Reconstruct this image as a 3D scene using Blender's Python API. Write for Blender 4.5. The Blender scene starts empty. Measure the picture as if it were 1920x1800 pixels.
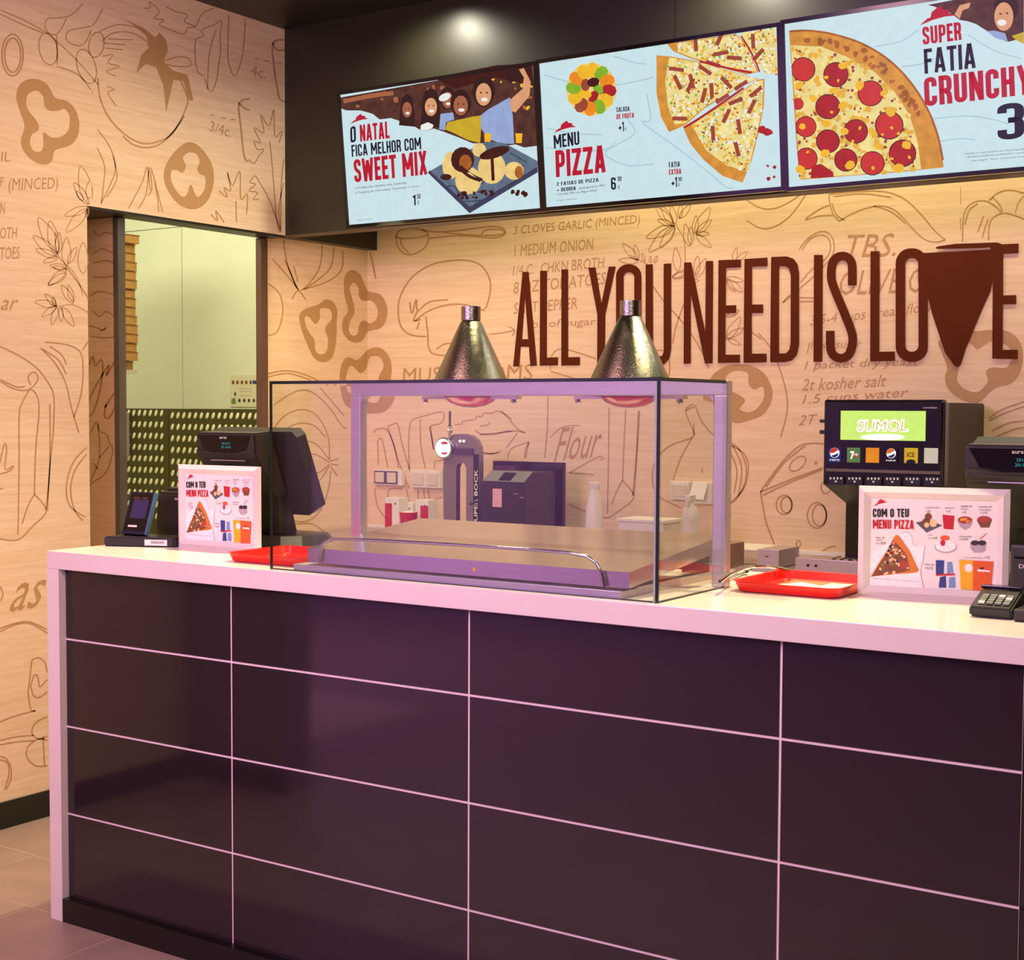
import bpy, bmesh, math, random
from mathutils import Vector, Matrix
from mathutils.geometry import tessellate_polygon
random.seed(7)
C = bpy.context.scene.collection
# ------------------------------------------------------------------ camera
CAM = Vector((3.4613, -2.7352, 1.5221)); YAW, PITCH, ROLL, F = .5866, -.0496, -.0043, 2681.54
cy, sy, cp, sp = math.cos(YAW), math.sin(YAW), math.cos(PITCH), math.sin(PITCH)
fwd = Vector((-sy*cp, cy*cp, sp)); rgt = Vector((cy, sy, 0)); dwn = fwd.cross(rgt)
cr, sr = math.cos(ROLL), math.sin(ROLL)
R_, D_ = cr*rgt + sr*dwn, -sr*rgt + cr*dwn
cam = bpy.data.cameras.new('camera'); cam.sensor_fit = 'HORIZONTAL'; cam.sensor_width = 36; cam.lens = F/1920*36
cam.clip_start = .05
co = bpy.data.objects.new('camera', cam); C.objects.link(co)
M = Matrix((R_, -D_, -fwd)).transposed().to_4x4(); M.translation = CAM; co.matrix_world = M
bpy.context.scene.camera = co
# ------------------------------------------------------------------ light, exposure
def lin(c):
    return tuple(((v/255)/12.92 if v/255 <= .04045 else ((v/255+.055)/1.055)**2.4) for v in c)
w = bpy.data.worlds.new('room_air'); bpy.context.scene.world = w; w.use_nodes = True
w.node_tree.nodes['Background'].inputs[0].default_value = (.5, .48, .36, 1)
w.node_tree.nodes['Background'].inputs[1].default_value = .12
vs = bpy.context.scene.view_settings
vs.view_transform = 'Standard'; vs.look = 'None'; vs.exposure = 0; vs.gamma = 1; vs.use_curve_mapping = False
def area(name, loc, target, sx, sy_, power, col, spread=180):
    l = bpy.data.lights.new(name, 'AREA'); l.shape = 'RECTANGLE'; l.size = sx; l.size_y = sy_; l.energy = power; l.color = col
    l.spread = math.radians(spread)
    o = bpy.data.objects.new(name, l); C.objects.link(o); o.location = loc
    o.rotation_euler = (Vector(target)-Vector(loc)).to_track_quat('-Z', 'Y').to_euler(); return o
def spot(name, loc, target, power, col, ang, blend=.6, r=.05):
    l = bpy.data.lights.new(name, 'SPOT'); l.energy = power; l.color = col; l.spot_size = math.radians(ang); l.spot_blend = blend; l.shadow_soft_size = r
    o = bpy.data.objects.new(name, l); C.objects.link(o); o.location = loc
    o.rotation_euler = (Vector(target)-Vector(loc)).to_track_quat('-Z', 'Y').to_euler(); return o
WARM = (1, .84, .47); LILAC = (.88, .54, 1.0); PINK = (1, .5, .5)
area('lilac_wash', (.8, -3.2, 2.7), (.7, 0, .8), 1.8, .7, 92, LILAC)
area('far_wall_fill', (-2.2, -3.4, 3.1), (-2.8, -5.0, .6), 1.5, .8, 520, (.8, .42, 1.0))  # added lamp, brightens the far wall so the counter panels reflect lilac
area('pink_wash', (.9, -1.3, 3.0), (-.9, .2, .9), .8, .8, 22, PINK)
area('hall_light', (3.2, -1.7, 2.8), (.1, 0, .6), 1.0, .8, 34, (1, .72, .68))
for i, x in enumerate((.25, 1.35, 2.45)):
    spot('counter_spot', (x, .75, 3.12), (x, .3, 1.1), 200, WARM, 80, .8, .05)
for i, x in enumerate((-.45, .45, 1.35, 2.25)):
    spot('wall_washer', (x, 1.55 if x < 0 else 2.33, 2.2 if x < 0 else 3.1), (x-.1, 2.67, 1.3), 26 if x < 0 else 54, WARM, 120, .9, .08)
for x in (-.05, 1.28, 2.6):
    spot('header_spot', (x, 1.78, 3.15), (x, 1.9, 1.5), 40, (1, .93, .72), 160, .9, .04)
spot('left_wall_spot', (.5, .9, 3.1), (-.9, .9, 1.4), 60, WARM, 100, .9, .1)
area('kitchen_tube', (-2.3, 1.5, 2.9), (-2.5, 3.0, 1.3), 2.2, .7, 55, (.98, 1, .7))
# ------------------------------------------------------------------ helpers
def ray(px, py):
    return (R_*((px-960)/F) + D_*((py-900)/F) + fwd)
class Plane:
    "a real flat surface: origin O, right U, up V, facing N; photo pixels are measured onto it"
    def __init__(s, O, U, N):
        s.O = Vector(O); s.N = Vector(N).normalized(); s.U = Vector(U).normalized(); s.V = s.N.cross(s.U).normalized()
    def hit(s, p):
        d = ray(*p); t = (s.O-CAM).dot(s.N)/d.dot(s.N); return CAM+d*t
    def uv(s, p):
        q = s.hit(p)-s.O; return q.dot(s.U), q.dot(s.V)
    def at(s, u, v, lift=0): return s.O+s.U*u+s.V*v+s.N*lift
def at(px, py, ax, val):
    d = ray(px, py); return CAM+d*((val-CAM[ax])/d[ax])
mats = {}
def mat(name, rgb, rough=.5, metal=0, noise=0, nscale=30, stretch=(1,1,1), bump=0, emit=0, spec=.5, coat=0):
    if name in mats: return mats[name]
    m = bpy.data.materials.new(name); m.use_nodes = True; nt = m.node_tree; b = nt.nodes['Principled BSDF']
    col = (*lin(rgb), 1)
    b.inputs['Base Color'].default_value = col; b.inputs['Roughness'].default_value = rough; b.inputs['Metallic'].default_value = metal
    b.inputs['Specular IOR Level'].default_value = spec; b.inputs['Coat Weight'].default_value = coat
    if emit:
        b.inputs['Specular IOR Level'].default_value = .08
        b.inputs['Emission Color'].default_value = col; b.inputs['Emission Strength'].default_value = emit; b.inputs['Base Color'].default_value = (.01,.01,.01,1)
    if noise or bump:
        tc = nt.nodes.new('ShaderNodeTexCoord'); mp = nt.nodes.new('ShaderNodeMapping'); n = nt.nodes.new('ShaderNodeTexNoise')
        mp.inputs['Scale'].default_value = stretch; n.inputs['Scale'].default_value = nscale; n.inputs['Detail'].default_value = 5
        nt.links.new(tc.outputs['Object'], mp.inputs[0]); nt.links.new(mp.outputs[0], n.inputs[0])
        if noise:
            r = nt.nodes.new('ShaderNodeValToRGB'); r.color_ramp.elements[0].position = .3; r.color_ramp.elements[1].position = .7
            r.color_ramp.elements[0].color = tuple(c*(1-noise) for c in col[:3])+(1,); r.color_ramp.elements[1].color = tuple(min(1, c*(1+noise)) for c in col[:3])+(1,)
            nt.links.new(n.outputs[0], r.inputs[0]); nt.links.new(r.outputs[0], b.inputs['Emission Color' if emit else 'Base Color'])
        if bump:
            bm_ = nt.nodes.new('ShaderNodeBump'); bm_.inputs['Strength'].default_value = bump; bm_.inputs['Distance'].default_value = .002
            nt.links.new(n.outputs[0], bm_.inputs['Height']); nt.links.new(bm_.outputs[0], b.inputs['Normal'])
    mats[name] = m; return m
def glassmat(name, tint, fr=1.0):
    m = bpy.data.materials.new(name); m.use_nodes = True; nt = m.node_tree; nt.nodes.clear()
    N = nt.nodes.new; o = N('ShaderNodeOutputMaterial'); mix = N('ShaderNodeMixShader'); t = N('ShaderNodeBsdfTransparent'); g = N('ShaderNodeBsdfGlossy')
    ge = N('ShaderNodeNewGeometry'); dt = N('ShaderNodeVectorMath'); dt.operation = 'DOT_PRODUCT'
    ab = N('ShaderNodeMath'); ab.operation = 'ABSOLUTE'; sb = N('ShaderNodeMath'); sb.operation = 'SUBTRACT'; sb.inputs[0].default_value = 1
    pw = N('ShaderNodeMath'); pw.operation = 'POWER'; pw.inputs[1].default_value = 5; ma = N('ShaderNodeMath'); ma.operation = 'MULTIPLY_ADD'; ma.inputs[1].default_value = .96; ma.inputs[2].default_value = .04
    L = nt.links.new; L(ge.outputs['Normal'], dt.inputs[0]); L(ge.outputs['Incoming'], dt.inputs[1]); L(dt.outputs['Value'], ab.inputs[0]); L(ab.outputs[0], sb.inputs[1]); L(sb.outputs[0], pw.inputs[0]); L(pw.outputs[0], ma.inputs[0]); L(ma.outputs[0], mix.inputs[0])
    t.inputs[0].default_value = (*tint, 1); g.inputs['Roughness'].default_value = 0.0; g.inputs[0].default_value = (fr, fr, fr, 1)
    L(t.outputs[0], mix.inputs[1]); L(g.outputs[0], mix.inputs[2]); L(mix.outputs[0], o.inputs[0])
    mats[name] = m; return m
def wood(name, base, dark):
    m = bpy.data.materials.new(name); m.use_nodes = True; nt = m.node_tree; b = nt.nodes['Principled BSDF']
    tc = nt.nodes.new('ShaderNodeTexCoord'); mp = nt.nodes.new('ShaderNodeMapping'); mp.inputs['Scale'].default_value = (1.2, 1.2, 26)
    n = nt.nodes.new('ShaderNodeTexNoise'); n.inputs['Scale'].default_value = 2.2; n.inputs['Detail'].default_value = 8; n.inputs['Distortion'].default_value = .6
    mp2 = nt.nodes.new('ShaderNodeMapping'); mp2.inputs['Scale'].default_value = (9, 9, 320)
    n2 = nt.nodes.new('ShaderNodeTexNoise'); n2.inputs['Scale'].default_value = 1.5; n2.inputs['Detail'].default_value = 3
    r = nt.nodes.new('ShaderNodeValToRGB'); r.color_ramp.elements[0].position = .3; r.color_ramp.elements[1].position = .72
    r.color_ramp.elements[0].color = (*lin(dark), 1); r.color_ramp.elements[1].color = (*lin(base), 1)
    mx = nt.nodes.new('ShaderNodeMix'); mx.data_type = 'RGBA'; mx.blend_type = 'MULTIPLY'; mx.inputs[0].default_value = .35
    nt.links.new(tc.outputs['Object'], mp.inputs[0]); nt.links.new(mp.outputs[0], n.inputs[0]); nt.links.new(n.outputs[0], r.inputs[0])
    nt.links.new(tc.outputs['Object'], mp2.inputs[0]); nt.links.new(mp2.outputs[0], n2.inputs[0])
    r2 = nt.nodes.new('ShaderNodeValToRGB'); r2.color_ramp.elements[0].position = .35; r2.color_ramp.elements[1].position = .6; r2.color_ramp.elements[0].color = (.78,.72,.64,1)
    nt.links.new(n2.outputs[0], r2.inputs[0]); nt.links.new(r.outputs[0], mx.inputs[6]); nt.links.new(r2.outputs[0], mx.inputs[7]); nt.links.new(mx.outputs[2], b.inputs['Base Color'])
    b.inputs['Roughness'].default_value = .55; b.inputs['Specular IOR Level'].default_value = .25
    mats[name] = m; return m
# --- mesh making
class MB:
    def __init__(s): s.v = []; s.f = []
    def add(s, vs_, fs):
        k = len(s.v); s.v += [Vector(a) for a in vs_]; s.f += [tuple(i+k for i in f) for f in fs]; return s
    def box(s, a, b, bev=0):
        a, b = Vector(a), Vector(b)
        bm = bmesh.new(); bmesh.ops.create_cube(bm, size=1)
        for v in bm.verts: v.co = Vector(((a[i]+b[i])/2+v.co[i]*(b[i]-a[i]) for i in range(3)))
        if bev: bmesh.ops.bevel(bm, geom=bm.edges[:], offset=bev, segments=2, affect='EDGES', profile=.6)
        return s.bm(bm)
    def bm(s, bm, mtx=None):
        bm.verts.index_update()
        s.add([(mtx @ v.co if mtx else v.co) for v in bm.verts], [tuple(v.index for v in f.verts) for f in bm.faces]); bm.free(); return s
    def prism(s, pts, axis, a, b, bev=0):
        "pts 2D polygon in the other two axes (order x,y,z without axis), extruded a..b"
        def mk(p, t):
            l = list(p); l.insert(axis, t); return Vector(l)
        bm = bmesh.new(); A = [bm.verts.new(mk(p, a)) for p in pts]; B = [bm.verts.new(mk(p, b)) for p in pts]; n = len(pts)
        bm.faces.new(A); bm.faces.new(B[::-1])
        for i in range(n): bm.faces.new((A[i], B[i], B[(i+1) % n], A[(i+1) % n]))
        bmesh.ops.recalc_face_normals(bm, faces=bm.faces[:])
        if bev: bmesh.ops.bevel(bm, geom=bm.edges[:], offset=bev, segments=2, affect='EDGES')
        return s.bm(bm)
    def hexa(s, p):
        "8 corners: 4 of one face, 4 of the opposite"
        return s.add(p, [(0,3,2,1),(4,5,6,7),(0,1,5,4),(1,2,6,5),(2,3,7,6),(3,0,4,7)])
    def lathe(s, c, prof, n=32, axis=Vector((0,0,1))):
        c = Vector(c); q = axis.to_track_quat('Z', 'Y'); vs_ = []; fs = []
        for r, z in prof:
            for i in range(n):
                a = 2*math.pi*i/n; vs_.append(c+q @ Vector((r*math.cos(a), r*math.sin(a), z)))
        for j in range(len(prof)-1):
            for i in range(n): fs.append((j*n+i, j*n+(i+1) % n, (j+1)*n+(i+1) % n, (j+1)*n+i))
        fs.append(tuple(range(n))[::-1]); fs.append(tuple((len(prof)-1)*n+i for i in range(n)))
        return s.add(vs_, fs)
    def tube(s, pts, r, n=10):
        pts = [Vector(p) for p in pts]; vs_ = []; fs = []
        up = Vector((0, 0, 1)); d0 = (pts[1]-pts[0]).normalized()
        if abs(d0.dot(up)) > .9: up = Vector((0, 1, 0))
        for k, p in enumerate(pts):
            d = (pts[min(k+1, len(pts)-1)]-pts[max(k-1, 0)]).normalized(); a = d.cross(up).normalized(); b = a.cross(d).normalized(); up = b
            for i in range(n): t = 2*math.pi*i/n; vs_.append(p+a*r*math.cos(t)+b*r*math.sin(t))
        for j in range(len(pts)-1):
            for i in range(n): fs.append((j*n+i, j*n+(i+1) % n, (j+1)*n+(i+1) % n, (j+1)*n+i))
        fs += [tuple(range(n))[::-1], tuple((len(pts)-1)*n+i for i in range(n))]
        return s.add(vs_, fs)
    def build(s, name, m, parent=None, smooth=False):
        me = bpy.data.meshes.new(name); org = rootloc(parent)
        me.from_pydata([v-org for v in s.v], [], s.f); me.validate(); me.update()
        me.materials.append(m if not isinstance(m, str) else mats[m])
        bm = bmesh.new(); bm.from_mesh(me); bmesh.ops.recalc_face_normals(bm, faces=bm.faces[:]) if not getattr(s, 'flat', 0) else None
        bm.to_mesh(me); bm.free()
        if smooth:
            for p in me.polygons: p.use_smooth = True
            try: me.set_sharp_from_angle(angle=math.radians(40))
            except Exception: pass
        o = bpy.data.objects.new(name, me); C.objects.link(o)
        if parent: o.parent = parent
        return o
def rootloc(p):
    l = Vector((0, 0, 0))
    while p is not None: l = l+Vector(p.location); p = p.parent
    return l
def tag(o, label=None, cat=None, group=None, kind=None):
    if label: o['label'] = label
    if cat: o['category'] = cat
    if group: o['group'] = group
    if kind: o['kind'] = kind
    return o
def thing(name, loc, label, cat, group=None):
    o = bpy.data.objects.new(name, None); o.empty_display_size = .05; C.objects.link(o); o.location = loc; return tag(o, label, cat, group)
def struct(name, mb, m, parent=None):
    o = mb.build(name, m, parent)
    if not parent: tag(o, kind='structure')
    return o
# --- flat print on planes (all points given in photo pixels, laid onto the real plane)
def smooth_line(pts, closed=False, k=4):
    n = len(pts); out = []
    if n < 3: return list(pts)
    for i in range(n if closed else n-1):
        g = lambda j: pts[j % n] if closed else pts[max(0, min(n-1, j))]
        p0, p1, p2, p3 = g(i-1), g(i), g(i+1), g(i+2)
        for t in range(k):
            t /= k; out.append(tuple(.5*((2*p1[a])+(-p0[a]+p2[a])*t+(2*p0[a]-5*p1[a]+4*p2[a]-p3[a])*t*t+(-p0[a]+3*p1[a]-3*p2[a]+p3[a])*t**3) for a in (0, 1)))
    if not closed: out.append(tuple(pts[-1]))
    return out
def rib(pts, wd, closed=False, sm=True):
    "ribbon in pixel space -> triangles"
    if sm: pts = smooth_line(pts, closed)
    n = len(pts); L = []; Rr = []
    for i, p in enumerate(pts):
        a = pts[(i-1) % n] if closed or i else p; b = pts[(i+1) % n] if closed or i < n-1 else p
        dx, dy = b[0]-a[0], b[1]-a[1]; l = math.hypot(dx, dy) or 1; nx, ny = -dy/l*wd/2, dx/l*wd/2
        L.append((p[0]+nx, p[1]+ny)); Rr.append((p[0]-nx, p[1]-ny))
    T = []
    for i in range(n if closed else n-1):
        j = (i+1) % n; T += [(L[i], Rr[i], Rr[j]), (L[i], Rr[j], L[j])]
    return T
def fill(pts, holes=(), sm=False):
    if sm: pts = smooth_line(pts, True); holes = [smooth_line(h, True) for h in holes]
    loops = [[Vector((x, y, 0)) for x, y in l] for l in [pts]+list(holes)]
    flat_ = [tuple(v[:2]) for l in loops for v in l]
    return [tuple(flat_[i] for i in t) for t in tessellate_polygon(loops)]
def ell(cx, cy_, rx, ry, n=16, rot=0):
    c, s_ = math.cos(rot), math.sin(rot)
    return [(cx+rx*math.cos(2*math.pi*i/n)*c-ry*math.sin(2*math.pi*i/n)*s_, cy_+rx*math.cos(2*math.pi*i/n)*s_+ry*math.sin(2*math.pi*i/n)*c) for i in range(n)]
def clip(poly, reg):
    out = list(poly); n = len(reg)
    ar = sum(reg[i][0]*reg[(i+1) % n][1]-reg[(i+1) % n][0]*reg[i][1] for i in range(n)); sg = 1 if ar > 0 else -1
    for i in range(n):
        a, b = reg[i], reg[(i+1) % n]; src = out; out = []
        side = lambda p: sg*((b[0]-a[0])*(p[1]-a[1])-(b[1]-a[1])*(p[0]-a[0]))
        for k in range(len(src)):
            p, q = src[k], src[(k+1) % len(src)]; sp_, sq = side(p), side(q)
            if sp_ >= 0: out.append(p)
            if (sp_ > 0 and sq < 0) or (sp_ < 0 and sq > 0):
                t = sp_/(sp_-sq); out.append((p[0]+(q[0]-p[0])*t, p[1]+(q[1]-p[1])*t))
        if not out: return []
    return out
def pr(plane, tris, m, parent, name, lift=.0006, region=None, thick=0):
    "print triangles (pixel space) onto a plane"
    mb = MB(); mb.flat = 1; key = {}
    def vi(p, l):
        k = (round(p[0], 2), round(p[1], 2), l)
        if k not in key: key[k] = len(mb.v); u, v = plane.uv(p); mb.v.append(plane.at(u, v, l))
        return key[k]
    for t in tris:
        polys = [t] if region is None else [clip(t, region)]
        for q in polys:
            if len(q) < 3: continue
            ids = [vi(p, lift+thick) for p in q]
            if len(set(ids)) < 3: continue
            a, b, c = mb.v[ids[0]], mb.v[ids[1]], mb.v[ids[2]]
            if (b-a).cross(c-a).dot(plane.N) < 0: ids = ids[::-1]
            mb.f.append(tuple(ids))
    if not mb.f: return None
    o = mb.build(name, m, parent)
    par = list(range(len(mb.v)))
    def fd(i):
        while par[i] != i: par[i] = par[par[i]]; i = par[i]
        return i
    for f in mb.f:
        for i in f[1:]: par[fd(i)] = fd(f[0])
    if len({fd(i) for i in range(len(par))}) > 1 and name in ('picture', 'line_drawing', 'pictogram', 'keypad_print', 'logo', 'badge_print'): o['kind'] = 'stuff'
    return o
fontcache = {}
def glyphs(s, bold, shear):
    k = (s, bold, shear)
    if k in fontcache: return fontcache[k]
    cu = bpy.data.curves.new('lettering', 'FONT'); cu.body = s; cu.size = 1; cu.offset = bold; cu.shear = shear; cu.resolution_u = 2; cu.fill_mode = 'FRONT'
    o = bpy.data.objects.new('lettering', cu); C.objects.link(o)
    dg = bpy.context.evaluated_depsgraph_get(); ev = o.evaluated_get(dg); me = bpy.data.meshes.new_from_object(ev, depsgraph=dg)
    vs_ = [tuple(v.co[:2]) for v in me.vertices]; fs = [tuple(p.vertices) for p in me.polygons]
    bpy.data.objects.remove(o); bpy.data.curves.remove(cu); bpy.data.meshes.remove(me)
    x0, x1 = min(v[0] for v in vs_), max(v[0] for v in vs_); y0, y1 = min(v[1] for v in vs_), max(v[1] for v in vs_)
    fontcache[k] = ([((x-x0)/(x1-x0), (y-y0)/(y1-y0)) for x, y in vs_], fs); return fontcache[k]
def txt(plane, s, bl, br, tl, m, parent, lift=.0008, bold=0, shear=0, name='lettering'):
    g, fs = glyphs(s, bold, shear)
    A = Vector(plane.uv(bl)); B = Vector(plane.uv(br)); T = Vector(plane.uv(tl)); mb = MB(); mb.flat = 1
    for x, y in g:
        q = A+(B-A)*x+(T-A)*y; mb.v.append(plane.at(q[0], q[1], lift))
    for f in fs:
        a, b, c = mb.v[f[0]], mb.v[f[1]], mb.v[f[2]]
        mb.f.append(tuple(f if (b-a).cross(c-a).dot(plane.N) > 0 else f[::-1]))
    return mb.build(name, m, parent)
def rpath(pts, r=.13):
    out = [pts[0]]
    for i in range(1, len(pts)-1):
        p, a, b = pts[i], pts[i-1], pts[i+1]
        da, db = math.dist(p, a), math.dist(p, b); ra, rb = min(r, da*.5), min(r, db*.5)
        A_ = (p[0]+(a[0]-p[0])*ra/da, p[1]+(a[1]-p[1])*ra/da); B_ = (p[0]+(b[0]-p[0])*rb/db, p[1]+(b[1]-p[1])*rb/db)
        for k in range(5): t = k/4; out.append(((1-t)**2*A_[0]+2*t*(1-t)*p[0]+t*t*B_[0], (1-t)**2*A_[1]+2*t*(1-t)*p[1]+t*t*B_[1]))
    return out+[pts[-1]]
def headglyph(c, t):
    "condensed headline capitals from straight and rounded strokes; returns width, triangles"
    w_ = {'I': t, 'M': .62, 'W': .66, ' ': .2, '1': .28, 'N': .46, 'A': .48, 'V': .48, 'Y': .46, 'X': .46, 'L': .36, 'E': .36, 'F': .35, 'T': .40}.get(c, .42)
    h = t/2; L, R, B, T = h, w_-h, h, 1-h; q = []; D = []
    st = {'I': [[(h,0),(h,1)]], 'L': [[(L,0),(L,1)],[(0,B),(w_,B)]], 'E': [[(L,0),(L,1)],[(0,B),(w_,B)],[(0,.5),(w_*.92,.5)],[(0,T),(w_,T)]], 'F': [[(L,0),(L,1)],[(0,.52),(w_*.9,.52)],[(0,T),(w_,T)]],
        'H': [[(L,0),(L,1)],[(R,0),(R,1)],[(L,.5),(R,.5)]], 'T': [[(w_/2,0),(w_/2,1)],[(0,T),(w_,T)]], 'N': [[(L,0),(L,1)],[(R,0),(R,1)],[(L,1-h*.3),(R,h*.3)]], 'M': [[(L,0),(L,1)],[(R,0),(R,1)],[(L,1-h*.2),(w_/2,.3)],[(R,1-h*.2),(w_/2,.3)]],
        'W': [[(h*.9,1),(w_*.27,0)],[(w_*.27,0),(w_*.5,.9)],[(w_*.5,.9),(w_*.73,0)],[(w_*.73,0),(w_-h*.9,1)]], 'A': [[(h,0),(w_/2-h*.2,1)],[(w_-h,0),(w_/2+h*.2,1)],[(w_*.2,.25),(w_*.8,.25)]], 'V': [[(h,1),(w_/2,0)],[(w_-h,1),(w_/2,0)]],
        'Y': [[(h,1),(w_/2,.42)],[(w_-h,1),(w_/2,.42)],[(w_/2,0),(w_/2,.5)]], 'X': [[(h,1),(w_-h,0)],[(w_-h,1),(h,0)]], 'Z': [[(0,B),(w_,B)],[(0,T),(w_,T)],[(h,B),(w_-h,T)]], '1': [[(w_-h,0),(w_-h,1)],[(0,.78),(w_-h,.93)]], '+': [[(0,.4),(w_,.4)],[(w_/2,.2),(w_/2,.6)]]}.get(c, [])
    D += [(p, False) for p in st]
    O_ = [(w_/2,B),(L,B),(L,T),(R,T),(R,B),(w_/2,B)]
    rd = {'O': [O_], '0': [O_], 'U': [[(L,1),(L,B),(R,B),(R,1)]], 'C': [[(R,.66),(R,T),(L,T),(L,B),(R,B),(R,.34)]], 'G': [[(R,.68),(R,T),(L,T),(L,B),(R,B),(R,.5),(w_*.5,.5)]], 'S': [[(R,.7),(R,T),(L,T),(L,.58),(R,.42),(R,B),(L,B),(L,.3)]],
        'D': [[(0,B),(R,B),(R,T),(0,T)]], 'P': [[(0,.44),(R,.44),(R,T),(0,T)]], 'R': [[(0,.47),(R,.47),(R,T),(0,T)],[(w_*.5,.47),(R,.35),(R,0)]], 'B': [[(0,.52),(R,.52),(R,T),(0,T)],[(0,B),(R,B),(R,.52),(0,.52)]],
        '2': [[(L,.7),(L,T),(R,T),(R,.6),(L,.2),(L,B),(w_,B)]], '3': [[(L,.74),(L,T),(R,T),(R,.53),(w_*.4,.53)],[(w_*.4,.53),(R,.53),(R,B),(L,B),(L,.28)]], '5': [[(w_,T),(L,T),(L,.56),(R,.56),(R,B),(L,B),(L,.25)]], '6': [[(R,.72),(R,T),(L,T),(L,B),(R,B),(R,.54),(L,.54)]]}.get(c, [])
    if c in 'DPRB': D.append(([(L,0),(L,1)], False))
    D += [(rpath(p), False) for p in rd]
    for p, cl in D: q += rib(p, t, False, False)
    return w_, q
def head(plane, s_, bl, br, tl, m, parent, lift=.0045, t=.155, gap=.07):
    A = Vector(plane.uv(bl)); B_ = Vector(plane.uv(br)); T_2 = Vector(plane.uv(tl)); x = 0; out = []
    for c in s_:
        w_, q = headglyph(c, t); out.append((x, q)); x += w_+gap
    tot = x-gap
    for x0, q in out:
        if not q: continue
        mb = MB(); mb.flat = 1
        for tr3 in q:
            ids = []
            for px, py in tr3: k = A+(B_-A)*((px+x0)/tot)+(T_2-A)*py; mb.v.append(plane.at(k[0], k[1], lift)); ids.append(len(mb.v)-1)
            a, b, c = (mb.v[i] for i in ids); mb.f.append(tuple(ids if (b-a).cross(c-a).dot(plane.N) > 0 else ids[::-1]))
        mb.build('headline_letter', m, parent)
def S(ox, oy, s, pts): return [(ox+x/s, oy+y/s) for x, y in pts]
# ------------------------------------------------------------------ materials
wood('maple_laminate', (242, 217, 184), (229, 199, 158))
mat('drawing_ink', (186, 144, 96), .6, noise=.1, nscale=60)
mat('drawing_fill', (187, 146, 94), .6, noise=.12, nscale=150, stretch=(3,3,.4))
mat('letter_brown', (90, 38, 16), .7, noise=.06, nscale=8, spec=.08)
mat('black_paint', (32, 31, 18), .38, noise=.08, nscale=4, spec=.6)
mat('ceiling_black', (34, 30, 24), .45, noise=.08, nscale=3)
mat('baseboard_black', (20, 24, 12), .4, noise=.08, nscale=10)
mat('floor_tile', (158, 136, 118), .38, noise=.10, nscale=7, bump=.05)
mat('grout', (196, 172, 150), .8, noise=.08, nscale=40)
mat('counter_white', (240, 228, 214), .22, noise=.015, nscale=6)
mat('panel_plum', (44, 32, 36), .07, noise=.05, nscale=3, spec=.55)
mat('joint_white', (246, 226, 220), .45, noise=.02, nscale=20)
mat('plinth_black', (18, 14, 14), .3, noise=.05, nscale=10)
mat('steel', (214, 206, 200), .2, .93, noise=.05, nscale=8, stretch=(1, 40, 40))
mat('steel_satin', (206, 196, 200), .36, .8, noise=.06, nscale=10, stretch=(1, 30, 30))
mat('chrome', (215, 210, 205), .12, 1, noise=.02, nscale=10)
mat('cone_steel', (160, 156, 142), .2, 1, noise=.10, nscale=260, bump=.5)
mat('bulb_red', (205, 20, 62), .08, noise=.04, nscale=6, spec=.8, coat=.6)
mat('glass_edge', (24, 44, 36), .1, noise=.05, nscale=10)
mat('black_plastic', (26, 23, 20), .42, noise=.06, nscale=40)
mat('dark_plastic', (44, 38, 34), .45, noise=.06, nscale=40)
mat('gloss_black', (12, 10, 12), .12, noise=.03, nscale=10)
mat('white_plastic', (232, 226, 214), .4, noise=.02, nscale=15)
mat('frame_white', (226, 216, 210), .38, noise=.02, nscale=12)
mat('olive_trim', (112, 104, 84), .4, noise=.05)
mat('paper', (236, 228, 222), .7, noise=.02, nscale=30)
mat('tray_red', (214, 20, 10), .3, noise=.05, nscale=20)
mat('ink_black', (26, 24, 34), .6, noise=.03, nscale=30); mat('ink_red', (196, 22, 44), .6, noise=.03, nscale=30)
mat('kitchen_panel', (214, 214, 190), .5, noise=.02, nscale=5)
mat('kitchen_seam', (176, 178, 148), .6, noise=.02, nscale=5)
mat('wainscot_steel', (92, 84, 46), .42, .55, noise=.06, nscale=5)
mat('emboss_highlight', (255, 252, 215), .35, .1, noise=.04, nscale=9)  # same steel as the sheet; highlights on the bumps painted as near-white
mat('jamb_metal', (120, 118, 104), .35, .7, noise=.08, nscale=10)
mat('jamb_brown', (104, 76, 62), .4, .3, noise=.08, nscale=10)
mat('cardboard', (190, 140, 80), .8, noise=.12, nscale=40)
mat('cardboard_edge', (140, 98, 52), .85, noise=.12, nscale=80)
glassmat('pane_glass', (.93, .955, .94)); glassmat('clear_plastic', (.9, .9, .9))
mats['pane_glass'].use_backface_culling = False
def em(name, rgb, s=1.0, noise=0): return mat('lit_'+name, rgb, .3, emit=s, noise=noise or .02, nscale=30)
SC = .95
em('sky', (205, 231, 236), SC, .03); em('crease', (172, 205, 215), SC); em('red', (190, 22, 48), SC); em('navy', (28, 24, 48), SC); em('brown', (84, 48, 40), SC, .35)
em('crust', (216, 146, 54), SC, .18); em('crust_dark', (170, 96, 36), SC, .2); em('cheese', (240, 220, 140), SC, .12); em('cheese2', (232, 176, 60), SC, .1)
em('ham', (160, 70, 52), SC, .1); em('pep', (176, 34, 36), SC, .15); em('pep2', (206, 52, 44), SC, .1); em('yel', (244, 186, 40), SC, .08); em('green', (134, 180, 40), SC, .12); em('orange', (240, 140, 30), SC, .08)
em('skin', (224, 160, 118), SC, .06); em('skin2', (170, 100, 70), SC, .06); em('hair', (52, 26, 24), SC, .2); em('shirt', (150, 170, 214), SC, .08); em('yshirt', (206, 170, 40), SC, .08); em('white', (240, 240, 236), SC, .02)
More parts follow.
